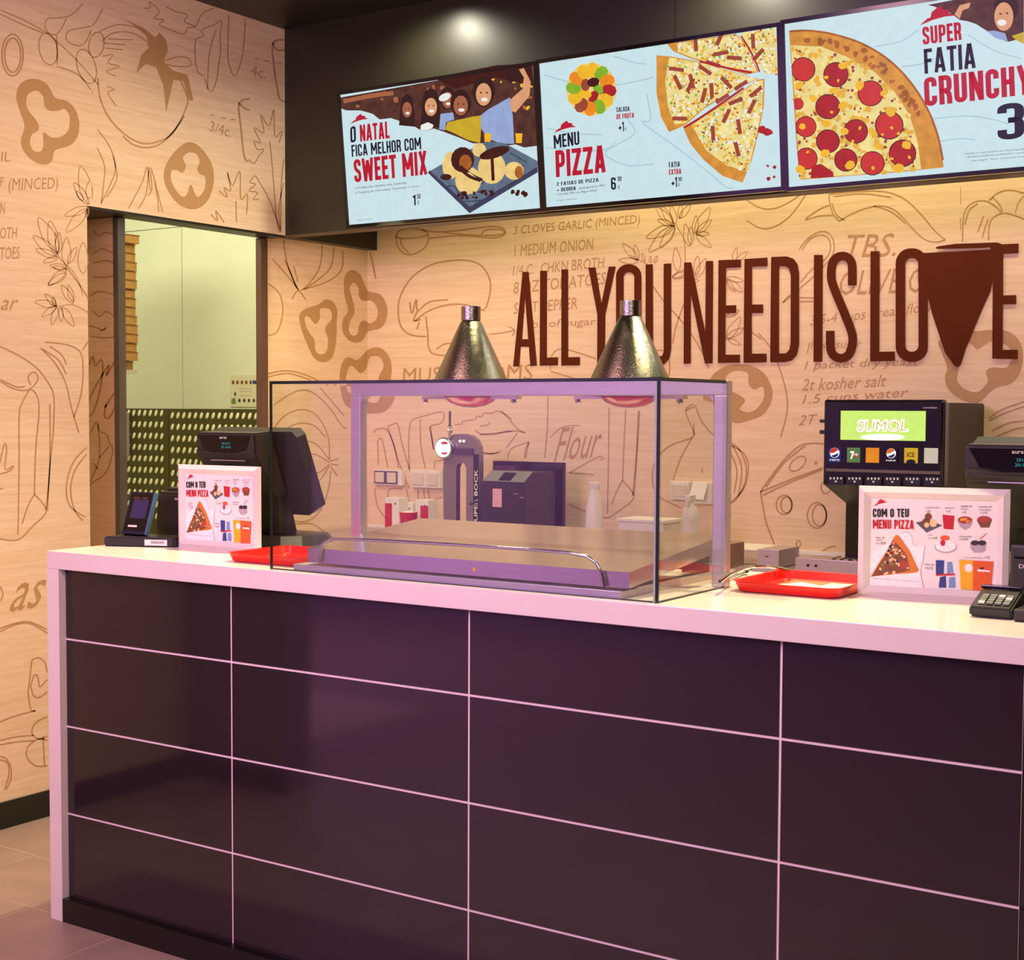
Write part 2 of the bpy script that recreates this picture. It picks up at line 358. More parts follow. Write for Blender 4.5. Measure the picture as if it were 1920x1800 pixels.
em('slate', (96, 112, 134), SC, .2); em('slate2', (60, 62, 90), SC, .2); em('cream', (240, 206, 130), SC, .1); em('choc', (66, 24, 20), SC, .2)
em('lime', (196, 226, 110), 1.15, .03); em('glow', (255, 255, 225), 2.2); em('cyan', (60, 170, 170), .8); em('blue', (36, 50, 120), .7); em('gorange', (240, 120, 70), .8); em('gyellow', (230, 180, 40), .8); em('ggreen', (110, 140, 80), .7); em('gblank', (226, 206, 186), .8); em('bezelwhite', (255, 246, 236), 1.3)
em('dim_purple', (96, 60, 120), .5); em('dim_red', (140, 60, 60), .6)
# print inks (non-emissive)
for n_, c_ in dict(crust=(206,120,40), cheese=(232,200,140), pep=(170,60,50), slate=(86,84,96), red=(190,24,44), brown=(120,70,44), white=(244,238,236), blue=(44,60,130), sky=(110,150,200), yellow=(240,176,30), orange=(222,92,34), green=(110,130,50), grey=(178,160,170), dark=(50,40,50)).items():
    mat('print_'+n_, c_, .6, noise=.08, nscale=120)
# ------------------------------------------------------------------ room
XL, XR, YB, ZH, ZC = -.892, -.975, 2.67, 2.282, 3.178
wl = MB().box((-1.12, -1.35, 0), (XL, .907, ZC)).box((XR, .907, ZH), (XL, 2.0, ZC)).box((-1.3, 1.135, 0), (-.985, 1.16, ZC)).box((-1.33, .907, 0), (-1.3, 1.16, ZC)).box((-1.3, .907, ZH), (XR, 1.135, ZC)).box((-1.3, .9, 0), (-1.12, .9069, ZC)).box((-1.0, 1.12, ZH), (XR, 1.965, ZC)).box((-1.0, 1.965, 0), (XR, YB, ZC))
wall_left = struct('wall_left', wl, 'maple_laminate')
wall_back = struct('wall_back', MB().box((-1.12, YB, 0), (5.6, YB+.12, ZC)), 'maple_laminate')
# front stub, far mall walls (seen only as reflections)
struct('wall_front', MB().box((-1.12, -1.5, 0), (-.35, -1.35, ZC)).box((-4.2, -5.2, 0), (6, -5.05, ZC)).box((-4.2, -5.05, 0), (-4.05, -1.5, ZC)).box((-4.05, -1.5, 0), (-1.12, -1.35, ZC)), mat('hall_wall', (150, 128, 148), .6, noise=.05, nscale=2))
struct('wall_right', MB().box((5.6, -5.2, 0), (5.72, YB+.12, ZC)), mat('hall_wall_dark', (70, 60, 60), .6, noise=.05, nscale=2))
struct('ceiling', MB().box((-4.2, -5.2, ZC), (5.72, 1.99, ZC+.1)).box((-1.12, 1.99, ZC), (5.72, YB+.12, ZC+.1)), 'ceiling_black')
struct('ceiling_kitchen', MB().box((-4.2, .9, 3.0), (-1.0, 3.2, 3.1)), 'kitchen_panel')
floor = struct('floor', MB().box((-4.2, -5.2, -.06), (5.72, 3.2, -.0012)), 'grout')
tile_me = None
for i in range(-1, 13):
    for j in range(-9, 3):
        x0 = -.545-.41+.41*i+.003; y0 = .365-.335+.335*j+.003
        x1, y1 = x0+.404, y0+.329
        if x1 < XL+.02: continue
        x0 = max(x0, XL+.001)
        t = MB().box((x0, y0, -.02), (x1, y1, random.uniform(-.0006, .0006)), 0).build('tile', 'floor_tile', floor)
hall = MB().box((-4.2, -5.2, -.02), (5.72, -2.99, -.001)); hall.build('hall_floor', 'floor_tile', floor)
struct('baseboard_left', MB().box((XL, -1.35, 0), (XL+.012, .907, .097), .002).box((XR, 1.965, 0), (XR+.012, YB, .097), .002).box((XL, -1.362, 0), (-.35, -1.35, .097)), 'baseboard_black')
tr = struct('trim_1', MB().box((-.999, 1.1355, ZH-.010), (XL-.004, 2.0, ZH-.0005)).box((-1.3, .908, ZH-.010), (XL-.004, 1.135, ZH-.0005)), 'black_paint')
# menu header: a black hanging fascia with a return panel along the left wall
hd = tag(bpy.data.objects.new('trim_2', None), kind='structure'); C.objects.link(hd)
MB().box((XL-.083, 2.0, ZH), (1.018, 2.09, ZC), 0).build('fascia_panel', 'black_paint', hd)
MB().box((1.0205, 2.0, ZH), (3.4, 2.09, ZC), 0).build('fascia_panel', 'black_paint', hd)
MB().box((3.4025, 2.0, ZH), (5.6, 2.09, ZC), 0).build('fascia_panel', 'black_paint', hd)
MB().box((XR+.001, 2.091, ZH), (-.916, YB, ZC), 0).build('return_panel', 'black_paint', hd)
# door frame into the kitchen
dr = tag(bpy.data.objects.new('door_1', None), kind='structure'); C.objects.link(dr)
MB().box((-.999, 1.122, 0), (XR+.006, 1.16, ZH-.012), .003).build('door_jamb', 'jamb_metal', dr)
MB().box((-1.0, 1.925, 0), (XR+.01, 1.966, ZH-.012), .003).build('door_jamb', 'jamb_brown', dr)
# kitchen beyond
kw = struct('wall_kitchen', MB().box((-4.2, 3.02, 0), (-1.12, 3.14, 3.1)).box((-4.32, .9, 0), (-4.2, 3.14, 3.1)).box((-4.2, .8, 0), (-1.12, .9, 3.1)).box((-1.12,YB+.12,0),(-1.0,3.02,3.1)), 'kitchen_panel')
MB().box((-4.2, 3.006, 1.515), (-2.605, 3.02, 2.54), 0).build('wall_panel', 'kitchen_panel', kw)
MB().box((-2.6, 3.006, 1.515), (-1.2, 3.02, 2.54), 0).build('wall_panel', 'kitchen_panel', kw)
MB().box((-4.2, 3.006, 2.545), (-1.2, 3.02, 3.0), 0).build('wall_panel', 'kitchen_panel', kw)
KP = Plane((0, 3.0, 0), (1, 0, 0), (0, -1, 0))
for a, b in ((-3.4, -2.712), (-2.708, -1.2)):
    ws = MB().box((a, 2.996, .05), (b, 3.006, 1.512)).build('wainscot_sheet', 'wainscot_steel', kw)
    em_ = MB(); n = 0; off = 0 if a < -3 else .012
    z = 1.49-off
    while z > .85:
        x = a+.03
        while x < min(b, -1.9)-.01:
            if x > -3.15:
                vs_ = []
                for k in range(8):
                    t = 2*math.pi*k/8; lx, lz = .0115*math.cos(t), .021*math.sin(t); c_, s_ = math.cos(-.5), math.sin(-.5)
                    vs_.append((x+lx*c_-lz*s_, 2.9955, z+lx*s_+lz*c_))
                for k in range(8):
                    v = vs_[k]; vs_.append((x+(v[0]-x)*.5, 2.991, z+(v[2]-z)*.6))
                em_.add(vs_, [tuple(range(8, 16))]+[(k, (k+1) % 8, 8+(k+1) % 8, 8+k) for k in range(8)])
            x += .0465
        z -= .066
    tag(em_.build('raised_pattern', 'emboss_highlight', ws), kind='stuff')
# safety poster in the kitchen
ps = thing('safety_poster', (-2.12, 2.999, 1.6), 'small white information poster with pictograms on the kitchen wall seen through the doorway', 'poster')
pp = Plane((-2.12, 3.001, 1.6), (1, 0, 0), (0, -1, 0)); q = [(431, 704), (500, 706), (500, 764), (431, 762)]
a, b = at(431, 704, 1, 2.999), at(500, 763, 1, 2.999)
MB().box((a.x, 2.999, b.z), (b.x, 3.005, a.z)).build('sheet', mat('poster_paper', (206, 200, 168), .6, noise=.02), ps)
pk = Plane((-2.12, 2.999, 1.6), (1, 0, 0), (0, -1, 0))
pr(pk, [t for i in range(5) for t in fill(ell(437+8.3*i, 717, 2.6, 4, 8))], 'print_brown', ps, 'pictogram')
pr(pk, fill([(474, 713), (486, 714), (486, 721), (474, 720)]), 'print_blue', ps, 'pictogram')
pr(pk, [t for i in range(4) for t in fill(ell(449+9*i, 751, 2.4, 3.8, 6))]+fill(ell(441, 739, 2, 4, 6)), 'print_dark', ps, 'pictogram')
pr(pk, fill([(434, 748), (441, 746), (443, 757), (434, 758)]), 'print_green', ps, 'pictogram')
pr(pk, fill(ell(482, 753, 3, 6, 8)), 'print_yellow', ps, 'pictogram')
pr(pk, [t for y in (728, 733, 741) for t in fill([(450, y), (472, y+.5), (472, y+2), (450, y+1.5)])], 'print_grey', ps, 'pictogram')
# flat pizza boxes stacked on a kitchen shelf
sh = thing('kitchen_shelf', (-2.36, 2.3, 1.70), 'steel wall shelf in the kitchen just inside the left door jamb', 'shelf')
MB().box((-2.735, 2.15, 1.70), (-2.41, 2.5, 1.72)).build('shelf_board', 'steel', sh); MB().box((-2.72, 2.2, 0), (-2.70, 2.22, 1.70)).box((-2.72, 2.44, 0), (-2.70, 2.46, 1.70)).build('upright', 'steel', sh)
z = 1.72
for i in range(15):
    h = .047; dx = random.uniform(-.012, .012)+(.02 if i in (1, 14) else 0) - (.03 if i == 0 else 0)
    t = thing('pizza_box', (-2.5, 2.3, z), 'cardboard pizza box, '+['the lowest', 'second lowest', 'third lowest', 'fourth lowest', 'fifth lowest', 'sixth lowest', 'seventh lowest', 'the middle one', 'seventh from the top', 'sixth from the top', 'fifth from the top', 'fourth from the top', 'third from the top', 'second from the top', 'the topmost'][i]+' of the kitchen stack', 'box', 'pizza boxes stacked in the kitchen')
    MB().box((-2.715+dx, 2.16, z+.001), (-2.39+dx, 2.48, z+h-.006), .002).build('box_body', 'cardboard', t)
    MB().box((-2.717+dx, 2.158, z+h-.006), (-2.388+dx, 2.482, z+h-.001)).build('lid_edge', 'cardboard_edge', t)
    z += h
# pale wall dispenser
t = thing('paper_dispenser', (-3.0, 2.95, 1.24), 'pale lilac plastic dispenser on the kitchen wall beside the left jamb', 'dispenser')
MB().box((-3.13, 2.93, 1.235), (-3.03, 2.996, 1.495), .01).build('cover', mat('lilac_plastic', (200, 188, 206), .4, noise=.02), t)
MB().lathe((-3.06, 2.93, 1.26), [(.006, 0), (.006, .004)], 10, Vector((0, -1, 0))).build('lock', 'dark_plastic', t)
# ------------------------------------------------------------------ counter
ct = thing('service_counter', (1.8, .35, 0), 'long service counter with white top and glossy dark plum front panels', 'counter')
XE = 3.62
MB().box((0, 0, 1.048), (XE, .72, 1.1), .002).build('countertop', 'counter_white', ct)
MB().box((0, 0, 0), (.052, .72, 1.048), 0).build('end_leg', 'counter_white', ct)
MB().box((.052, .026, .07), (2.787, .05, 1.047)).build('backing_board', 'joint_white', ct)
MB().box((2.787, .026, .07), (XE, .05, 1.047)).build('backing_board', 'plinth_black', ct)
MB().box((.052, .0, 0), (XE, .05, .069)).build('plinth', 'plinth_black', ct)
MB().box((.052, .70, .07), (XE, .718, 1.047)).build('rear_board', 'joint_white', ct)
xs = [.052, .724, 1.506, 2.299, 2.787, XE]; zs = [.071, .319, .58, .84, 1.047]
for i in range(5):
    for j in range(4):
        g = .003
        x0 = xs[i]+(g if i else .001); x1 = xs[i+1]-(g if i < 3 else .001)
        MB().box((x0, .024, zs[j]+(g if j else 0)), (x1, .0258, zs[j+1]-(g if j < 3 else 0)), .0004).build('panel', 'panel_plum', ct)
# ------------------------------------------------------------------ back counter
bc = thing('back_counter', (1.5, 2.36, 0), 'rear preparation counter with pale steel top against the printed wall', 'counter')
MB().box((-.96, 2.05, .905), (3.9, YB-.002, .945), .002).build('worktop', 'steel_satin', bc)
MB().box((-.96, YB-.02, .946), (3.9, YB-.002, .962)).build('upstand', 'white_plastic', bc)
MB().box((-.96, 2.08, .0), (3.9, YB-.002, .904)).build('carcass', 'steel_satin', bc)
for i in range(6): MB().box((-.95+.81*i, 2.062, .12), (-.95+.81*i+.8, 2.08, .89), .003).build('door', 'steel_satin', bc)
# ------------------------------------------------------------------ lettering on the back wall
PB = Plane((0, YB, 0), (1, 0, 0), (0, -1, 0))
PL = Plane((XL, 0, 0), (0, 1, 0), (1, 0, 0))
PR = Plane((XR, 0, 0), (0, 1, 0), (1, 0, 0))
sg = thing('wall_slogan', (1.0, YB, 1.93), 'large dark brown slogan lettering ALL YOU NEED IS LOVE on the back wall', 'lettering')
a7 = lambda *p: S(920, 360, 3.84, p)
a8 = lambda *p: S(1400, 340, 3.692, p)
LN = [0]
def let(tris): LN[0] += 1; pr(PB, tris, 'letter_brown', sg, 'letter', .002+.0002*LN[0])
let(fill(a7((232,575),(275,575),(335,1250),(287,1252),(277,1115),(218,1115),(208,1255),(163,1257)), [a7((250,760),(228,1060),(272,1060))]))
let(fill(a7((358,568),(408,567),(406,1192),(487,1190),(487,1248),(355,1251))))
let(fill(a7((512,558),(560,557),(560,1190),(645,1188),(645,1248),(510,1250))))
let(fill(a7((706,545),(757,543),(800,800),(852,538),(903,536),(828,880),(825,1248),(768,1250),(770,880))))
def ring(cx, y0, y1, w_, h_): # rounded slot
    def rr(a, b, c, d, r):
        P = []
        for (x, y, s0) in ((c-r, b+r, -90), (c-r, d-r, 0), (a+r, d-r, 90), (a+r, b+r, 180)):
            for k in range(7): t = math.radians(s0+15*k); P.append((x+r*math.cos(t), y+r*math.sin(t)))
        return P
    return rr
rr = ring(0,0,0,0,0)
let(fill(a7(*rr(905,520,1088,1246,86)), [a7(*rr(960,578,1036,1190,36))]))
let(fill(a7((1118,522),(1170,520),(1172,1120),(1180,1165),(1205,1185),(1235,1180),(1248,1150),(1248,517),(1302,514),(1302,1130),(1290,1195),(1255,1238),(1205,1248),(1155,1235),(1125,1190),(1117,1130))))
let(fill(a7((1395,508),(1446,506),(1547,1010),(1552,498),(1604,496),(1600,1233),(1545,1235),(1443,735),(1443,1235),(1392,1237))))
let(fill(a7((1643,491),(1805,486),(1805,543),(1697,547),(1695,817),(1770,815),(1770,872),(1694,874),(1693,1172),(1798,1171),(1798,1229),(1638,1231))))
E2 = a7((1830,483),)+a8((147,528),(147,588),(40,592),(40,853),(117,853),(117,912),(38,912),(38,1193),(141,1193),(141,1253))+a7((1823,1230),)
let(fill(E2))
let(fill(a8((172,524),(280,520),(325,535),(355,575),(366,640),(366,1130),(350,1200),(315,1240),(270,1252),(165,1253)), [a8((228,588),(270,588),(295,605),(308,650),(306,1120),(298,1165),(275,1190),(226,1192))]))
let(fill(a8((468,510),(530,510),(526,1250),(465,1250))))
let(rib(a8((733,720),(733,600),(725,555),(700,527),(665,518),(625,530),(598,565),(588,620),(592,690),(620,770),(670,890),(710,990),(735,1070),(732,1140),(712,1195),(675,1222),(635,1222),(600,1200),(583,1150),(581,1035)), 60/3.692))
let(fill(a8((860,485),(922,484),(920,1180),(1028,1178),(1028,1243),(857,1245))))
let(fill(a8(*rr(1034,464,1256,1250,104)), [a8(*rr(1100,532,1192,1180,44))]))
let(fill(a8((1190,495),(1228,497),(1480,485),(1690,472),(1776,470),(1774,540),(1703,690),(1690,760),(1640,865),(1580,1010),(1515,1165),(1490,1250),(1478,1275),(1462,1288),(1440,1275),(1375,1185),(1330,1050),(1285,915),(1262,820),(1190,700))))
let(fill(a8((1312,458),(1330,450),(1452,433),(1735,424),(1762,432),(1776,445),(1776,475),(1690,473),(1688,457),(1640,462),(1330,470),(1314,466))))
let(fill(a8((1742,437),(1886,432),(1885,497),(1778,503),(1778,790),(1868,788),(1868,850),(1776,852),(1774,1167),(1880,1165),(1878,1230),(1703,1228),(1706,680),(1730,520))))
# ------------------------------------------------------------------ line drawings printed on the laminate walls
RL = [(-400,-400),(172,-400),(172,388),(165,1000),(160,1800),(-400,1800)]
RLB = [(172,-400),(540,-400),(533,440),(172,388)]
RS = [(168,390),(226,398),(222,1100),(160,1100)]
RRr = [(500,446),(689,471),(688,1100),(500,1100)]
RB = [(688,300),(2400,300),(2400,1100),(688,1100)]
REG = {'L': [(PL, RL, wall_left), (PL, RLB, wall_left)], 'S': [(Plane((0, 1.135, 0), (1, 0, 0), (0, -1, 0)), RS, wall_left)], 'R': [(PR, RRr, wall_left)], 'B': [(PB, RB, wall_back)]}
def draw(where, tris, fillm=False, name='line_drawing'):
    for wch in where:
        for plane, reg, par in REG[wch]:
            pr(plane, tris, 'drawing_fill' if fillm else 'drawing_ink', par, name, .0006 if not fillm else .0004, reg)
def lines(where, L, wd=2.0, closed=False, dbl=0):
    T = []
    for l in L:
        wd_ = wd*1.3; T += rib(l, wd_, closed)
        if dbl: T += rib([(x+dbl, y+dbl*.6) for x, y in l], wd*.7, closed)
    draw(where, T)
def leaf(p, q, w_):
    dx, dy = q[0]-p[0], q[1]-p[1]; nx, ny = -dy*w_, dx*w_
    return [p, (p[0]+dx*.35+nx, p[1]+dy*.35+ny), (p[0]+dx*.75+nx*.7, p[1]+dy*.75+ny*.7), q, (p[0]+dx*.75-nx*.7, p[1]+dy*.75-ny*.7), (p[0]+dx*.35-nx, p[1]+dy*.35-ny)]
def sprig(where, stem, leaves, wd=1.6, lw=.16):
    T = rib(stem, wd)
    for p, q in leaves: T += rib(leaf(p, q, lw), wd, True)
    draw(where, T)
c1 = lambda *p: S(0, 0, 3.214, p)
c2 = lambda *p: S(0, 500, 3.214, p)
c6 = lambda *p: S(0, 980, 3.6, p)
def pepper(where, outer, inner):
    draw(where, fill(outer, [inner], True), True); draw(where, rib(outer, 1.3, True)+rib(inner, 1.2, True))
pepper('L', c1((100,590),(115,520),(170,480),(240,485),(290,520),(330,590),(400,610),(450,660),(475,740),(465,820),(420,875),(330,905),(310,970),(260,990),(190,960),(140,900),(128,840),(150,760),(125,680)), c1((155,600),(175,560),(220,545),(262,580),(270,640),(300,665),(350,665),(390,655),(420,700),(415,780),(370,825),(310,830),(262,800),(265,870),(245,915),(200,910),(178,860),(190,810),(230,780),(222,735),(165,660)))
pepper('L', c1((1000,1000),(1050,920),(1120,862),(1180,870),(1240,930),(1280,1010),(1285,1100),(1260,1190),(1210,1245),(1150,1258),(1080,1230),(1020,1160),(990,1080)), c1((1030,1030),(1062,1022),(1100,1038),(1117,1000),(1100,950),(1135,918),(1180,925),(1205,970),(1190,1020),(1203,1045),(1235,1060),(1240,1110),(1225,1160),(1190,1190),(1165,1150),(1148,1115),(1128,1170),(1100,1188),(1060,1150),(1030,1090)))
lines('L', [c1((590,470),(600,580),(650,700),(740,800),(840,860),(930,860),(1020,820),(1080,740),(1120,650),(1130,590),(1090,490)), c1((740,820),(800,870),(880,890),(960,870),(1040,800),(1110,700))], 2.2)
draw('L', fill(c1((740,115),(860,165),(935,225),(960,195),(1000,240),(1012,300),(985,370),(1040,425),(1130,450),(1165,605),(1140,605),(1105,490),(1045,480),(1000,680),(985,520),(940,405),(880,385),(820,440),(850,330),(900,285),(880,215),(800,150)), (), False), True)
lines('L', [c1((610,250),(680,200),(780,195),(870,240),(900,290)), c1((600,190),(700,150),(800,160),(860,185)), c1((980,370),(1060,345),(1130,350),(1150,395),(1060,400),(1000,385)), c1((620,340),(680,330),(650,380),(720,400),(640,430),(700,460)), c1((640,520),(690,540),(650,560),(700,640)), c1((620,260),(760,270)), c1((630,290),(740,300)), c1((650,235),(800,240))], 1.5)
lines('L', [ell(75/3.214, 332/3.214, 20, 39, 20), ell(76/3.214, 333/3.214, 15, 32, 20)], 2.2, True)
lines('L', [c1((0,60),(140,120),(270,190)), c1((0,85),(140,150),(260,200)), c1((500,20),(430,90),(340,110),(290,110),(270,150),(285,190),(330,210),(370,170),(400,110)), c1((620,50),(560,150),(480,170),(410,190),(400,240),(460,275),(510,260),(550,180)), c1((270,190),(440,340),(590,510)), c1((340,210),(345,390)), c1((340,400),(470,450),(560,560))], 1.6)
lines('L', [ell(290/3.214, 295/3.214, 17, 30, 16, -.2), ell(520/3.214, 400/3.214, 17, 33, 16, -.3), ell(580/3.214, 270/3.214, 14, 24, 14, .2)], 1.6, True)
lines('L', [c1((870,50),(905,45),(900,10),(960,70),(925,110),(990,120),(960,150),(1050,190),(1110,205),(1130,170),(1180,160),(1110,130),(1130,90),(1060,70),(1000,40)), c1((1230,460),(1190,430),(1175,330),(1180,240),(1225,220),(1215,180),(1290,150),(1335,125),(1325,230),(1330,300),(1315,400),(1305,480),(1270,555),(1230,470)), c1((1250,540),(1260,330),(1300,180)), c1((1180,160),(1220,80),(1290,50)), c1((1378,90),(1372,330),(1390,420),(1412,460),(1440,410),(1465,300),(1478,110))], 1.6)
lines('L', [c1((1725,240),(1645,258),(1650,400),(1668,520),(1685,595),(1725,615)), c1((1645,258),(1665,300),(1725,300)), c1((1505,595),(1440,622),(1450,760),(1465,900),(1478,960),(1500,975)), c1((1440,622),(1470,650),(1505,665))], 2.6)
lines('L', [c1((1535,355),(1560,355)), c1((1590,365),(1620,368)), c1((1660,378),(1700,385)), c1((1265,690),(1290,695)), c1((1330,708),(1365,715)), c1((1390,720),(1420,722))], 1.6)
lines('L', [c1((1500,960),(1530,985),(1560,940),(1590,900),(1550,900),(1530,850),(1570,860),(1530,770),(1590,800),(1570,690),(1620,760),(1650,660),(1655,820),(1700,790),(1680,860)), c1((1625,850),(1640,1000),(1665,1300),(1680,1400)), c1((1710,960),(1695,1100),(1690,1380)), c1((1540,1060),(1620,1200),(1690,1390)), c1((1535,1055),(1505,1100),(1540,1110),(1500,1150),(1550,1160),(1525,1200),(1560,1200)), c1((1320,1150),(1370,1190),(1350,1130),(1390,1150),(1370,1040),(1400,1120),(1445,1030),(1450,1200),(1490,1170),(1485,1290)), c1((1420,1210),(1425,1340)), c1((1270,1290),(1310,1330),(1300,1270),(1350,1340)), c1((1710,1100),(1680,1250),(1690,1400))], 1.7)
lines('L', [c1((585,780),(640,850),(680,930),(695,1020),(665,1110),(610,1220)), c1((585,890),(630,1000),(625,1100),(610,1230)), c1((680,940),(705,1060),(680,1130),(640,1190)), c1((775,1255),(820,1170),(860,1090),(885,1005),(895,1060),(905,1150)), c1((830,1260),(880,1170),(900,1010),(930,1080),(950,1160),(980,1280)), c1((905,1030),(915,1140),(890,1180)), c1((930,1100),(950,1200),(955,1275))], 1.6)
sprig('L', c1((500,1780),(450,1650),(350,1540),(330,1400)), [(c1(a)[0], c1(b)[0]) for a, b in (((540,1230),(485,1000)),((530,1230),(445,1100)),((530,1200),(540,1090)),((500,1210),(460,1150)),((530,1250),(390,1300)),((520,1260),(400,1400)),((530,1255),(520,1310)),((350,1520),(230,1310)),((340,1540),(200,1420)),((340,1530),(300,1330)),((350,1530),(355,1400)),((340,1550),(215,1500)),((350,1550),(260,1580)),((400,1600),(400,1430)),((410,1590),(460,1490)),((400,1610),(300,1600)),((400,1620),(290,1720)),((500,1650),(500,1460)))])
sprig('L', c2((530,275),(440,230),(340,240),(300,225)), [(c2(a)[0], c2(b)[0]) for a, b in (((400,20),(320,0)),((400,40),(290,110)),((440,220),(370,110)),((440,210),(410,110)),((340,235),(210,210)),((340,235),(270,165)),((330,240),(320,180)),((340,240),(250,300)),((345,245),(310,350)),((375,245),(445,360)),((365,245),(370,330)))])
lines('L', [c2((400,0),(500,140),(530,190)), c2((0,480),(120,540),(220,610),(290,700),(325,790),(320,1000),(300,1200),(285,1470)), c2((300,830),(300,1200),(278,1460)), c2((108,1615),(115,1200),(115,900),(130,830),(185,740),(235,830),(215,1100),(207,1370)), c2((207,1370),(280,1470),(200,1560),(110,1645),(0,1640)), c2((207,1370),(165,1450),(133,1550)), c2((0,690),(80,735),(160,745),(215,705),(228,660),(200,635),(170,665),(185,715)), c2((0,680),(100,725),(150,720)), c2((245,490),(330,580),(395,700),(430,850),(475,1000)), c2((445,905),(490,760),(500,600),(480,510),(400,470),(270,455)), c2((260,500),(350,560),(400,650)), c2((300,480),(370,530),(400,590)), c2((500,500),(530,450)), c2((520,1090),(440,1180),(400,1320),(420,1440),(515,1510)), c2((520,1130),(450,1230),(425,1350),(450,1470),(500,1530)), c2((0,1340),(20,1335)), c2((0,1180),(25,1070),(40,1100),(30,1220),(80,1200),(60,1230),(0,1250))], 1.9)
def hand(where_plane, s, bl, br, tl, par, sh=.25, b=0): txt(where_plane, s, bl, br, tl, 'drawing_ink', par, .0006, b, sh, 'handwriting')
for s, a, b, c in (('(MINCED)', (50,1170), (350,1160), (50,1075)), ('IL', (5,975), (60,975), (5,915)), ('N', (0,1290), (30,1290), (0,1220)), ('OTH', (0,1440), (103,1438), (0,1370)), ('TOES', (0,1565), (118,1560), (0,1490)), ('4c.', (1512,455), (1600,475), (1512,390)), ('3/4c.', (1260,790), (1390,830), (1265,725)), ('F', (0,1125), (22,1125), (0,1068))):
    hand(PL, s, *c1(a, b, c), wall_left, .1)
hand(PL, 'ar', *c2((5,262),(110,262),(5,200)), wall_left, .4)
lines('S', [c2((540,590),(560,540),(575,600),(610,560),(620,620),(600,760),(560,880),(520,900),(530,820),(600,680),(660,590),(640,660),(700,560),(690,620)), c2((630,850),(690,760),(740,700)), c2((640,830),(630,900),(660,910),(700,830))], 2.6)
lines('S', [c2((530,360),(560,360),(620,380),(640,360)), c2((560,265),(600,300),(640,270),(690,300)), c2((545,420),(640,430),(700,420)), c2((600,390),(640,375)), c1((560,1390),(600,1420),(640,1400),(700,1420)), c1((560,1530),(620,1500),(690,1530)), c1((560,1585),(640,1570),(690,1590)), c1((560,1670),(640,1670),(690,1660)), c2((540,180),(600,150),(690,170))], 1.8)
lines('S', [c2((520,1040),(550,990),(585,935),(600,990),(640,1010),(660,1060),(680,1110),(640,1240),(560,1300),(520,1350)), c2((590,950),(600,1150),(540,1300)), c2((600,1150),(660,1080)), c2((560,1180),(590,1220))], 1.7)
hand(PL, 'as', *c6((65,605),(315,560),(65,420)), wall_left, .6)
lines('L', [c6((0,735),(100,690),(200,680),(320,745)), c6((0,715),(100,680),(200,670),(315,720)), c6((0,430),(20,480),(0,530)), c6((215,930),(195,1100),(190,1160),(210,1262),(240,1268)), c6((215,925),(260,912),(300,940),(318,1010)), c6((205,1110),(230,1030),(255,1040),(265,1105),(290,1090),(318,1060)), c6((210,1110),(225,1165),(265,1180),(318,1140)), c6((0,1345),(100,1305),(240,1268)), c6((0,1470),(110,1445),(230,1435)), c6((0,1500),(110,1480),(230,1470)), c6((320,1310),(240,1350),(215,1420),(260,1460),(320,1440)), c6((320,1470),(260,1460),(190,1510),(180,1580),(240,1640),(320,1640)), c6((290,1440),(300,1640)), c6((0,1580),(40,1590),(75,1660),(70,1740),(40,1800)), c6((0,1600),(50,1620),(60,1700),(30,1800))], 1.9)
# recessed left wall, right of the door, and back wall
c3 = lambda *p: S(480, 420, 3.692, p)
c9 = lambda *p: S(480, 700, 4.0, p)
pepper('RB', c3((610,400),(625,345),(665,320),(715,345),(745,410),(780,470),(860,490),(905,570),(900,660),(860,720),(770,745),(740,800),(690,820),(640,800),(600,740),(605,660),(640,600),(615,500)), c3((645,440),(680,405),(710,440),(715,500),(740,530),(800,530),(845,590),(835,660),(790,690),(745,670),(715,700),(705,760),(670,775),(640,740),(650,670),(680,610),(665,520)))
pepper('R', c3((300,640),(340,590),(430,560),(480,527),(530,540),(560,600),(555,680),(555,760),(545,860),(520,930),(460,955),(400,920),(350,820),(320,740)), c3((335,645),(365,640),(410,690),(440,650),(440,590),(480,580),(520,600),(525,660),(480,720),(500,800),(490,880),(450,905),(410,880),(400,800),(370,760),(345,710)))
pepper('RB', c3((580,1060),(600,960),(640,925),(700,945),(750,900),(790,865),(860,860),(920,920),(938,1010),(930,1100),(960,1200),(900,1290),(800,1310),(700,1290),(620,1250),(590,1160)), c3((620,1070),(645,985),(680,990),(720,1030),(760,1000),(790,920),(860,920),(885,990),(850,1070),(870,1170),(830,1240),(760,1220),(720,1150),(640,1170)))
lines('R', [c3((190,110),(210,250),(270,420),(300,460)), c3((460,130),(440,300),(360,420),(310,460)), c3((540,150),(520,290),(450,370),(330,455)), c3((600,190),(590,320),(490,400),(340,450)), c3((110,240),(200,340),(290,450)), c3((200,250),(260,390),(290,450)), c3((260,290),(290,400)), c3((250,520),(290,460),(345,525)), c3((80,410),(160,480),(185,600),(150,740),(80,775)), c3((75,1040),(200,1015),(330,1040),(430,1085)), c3((80,1060),(220,1035),(380,1080))], 1.9)
lines('R', [c9((130,240),(250,160),(350,125),(450,160),(560,270),(640,390),(680,410)), c9((480,110),(560,200),(660,320)), c9((130,420),(200,330),(310,275),(420,290),(500,380),(545,500),(550,650)), c9((150,460),(300,380),(430,390),(520,480)), c9((330,500),(450,530),(550,650)), c9((350,600),(450,610),(550,670)), c9((390,750),(480,740),(550,680)), c9((400,840),(480,800),(550,690)), c9((250,1100),(380,1110),(480,1030),(540,880),(560,730)), c9((550,660),(620,640)), c9((560,680),(620,690)), c9((560,700),(610,770)), c9((150,1200),(250,1140),(420,1130),(520,1200))], 1.8)
pb = lambda *p: S(920, 360, 3.84, p)
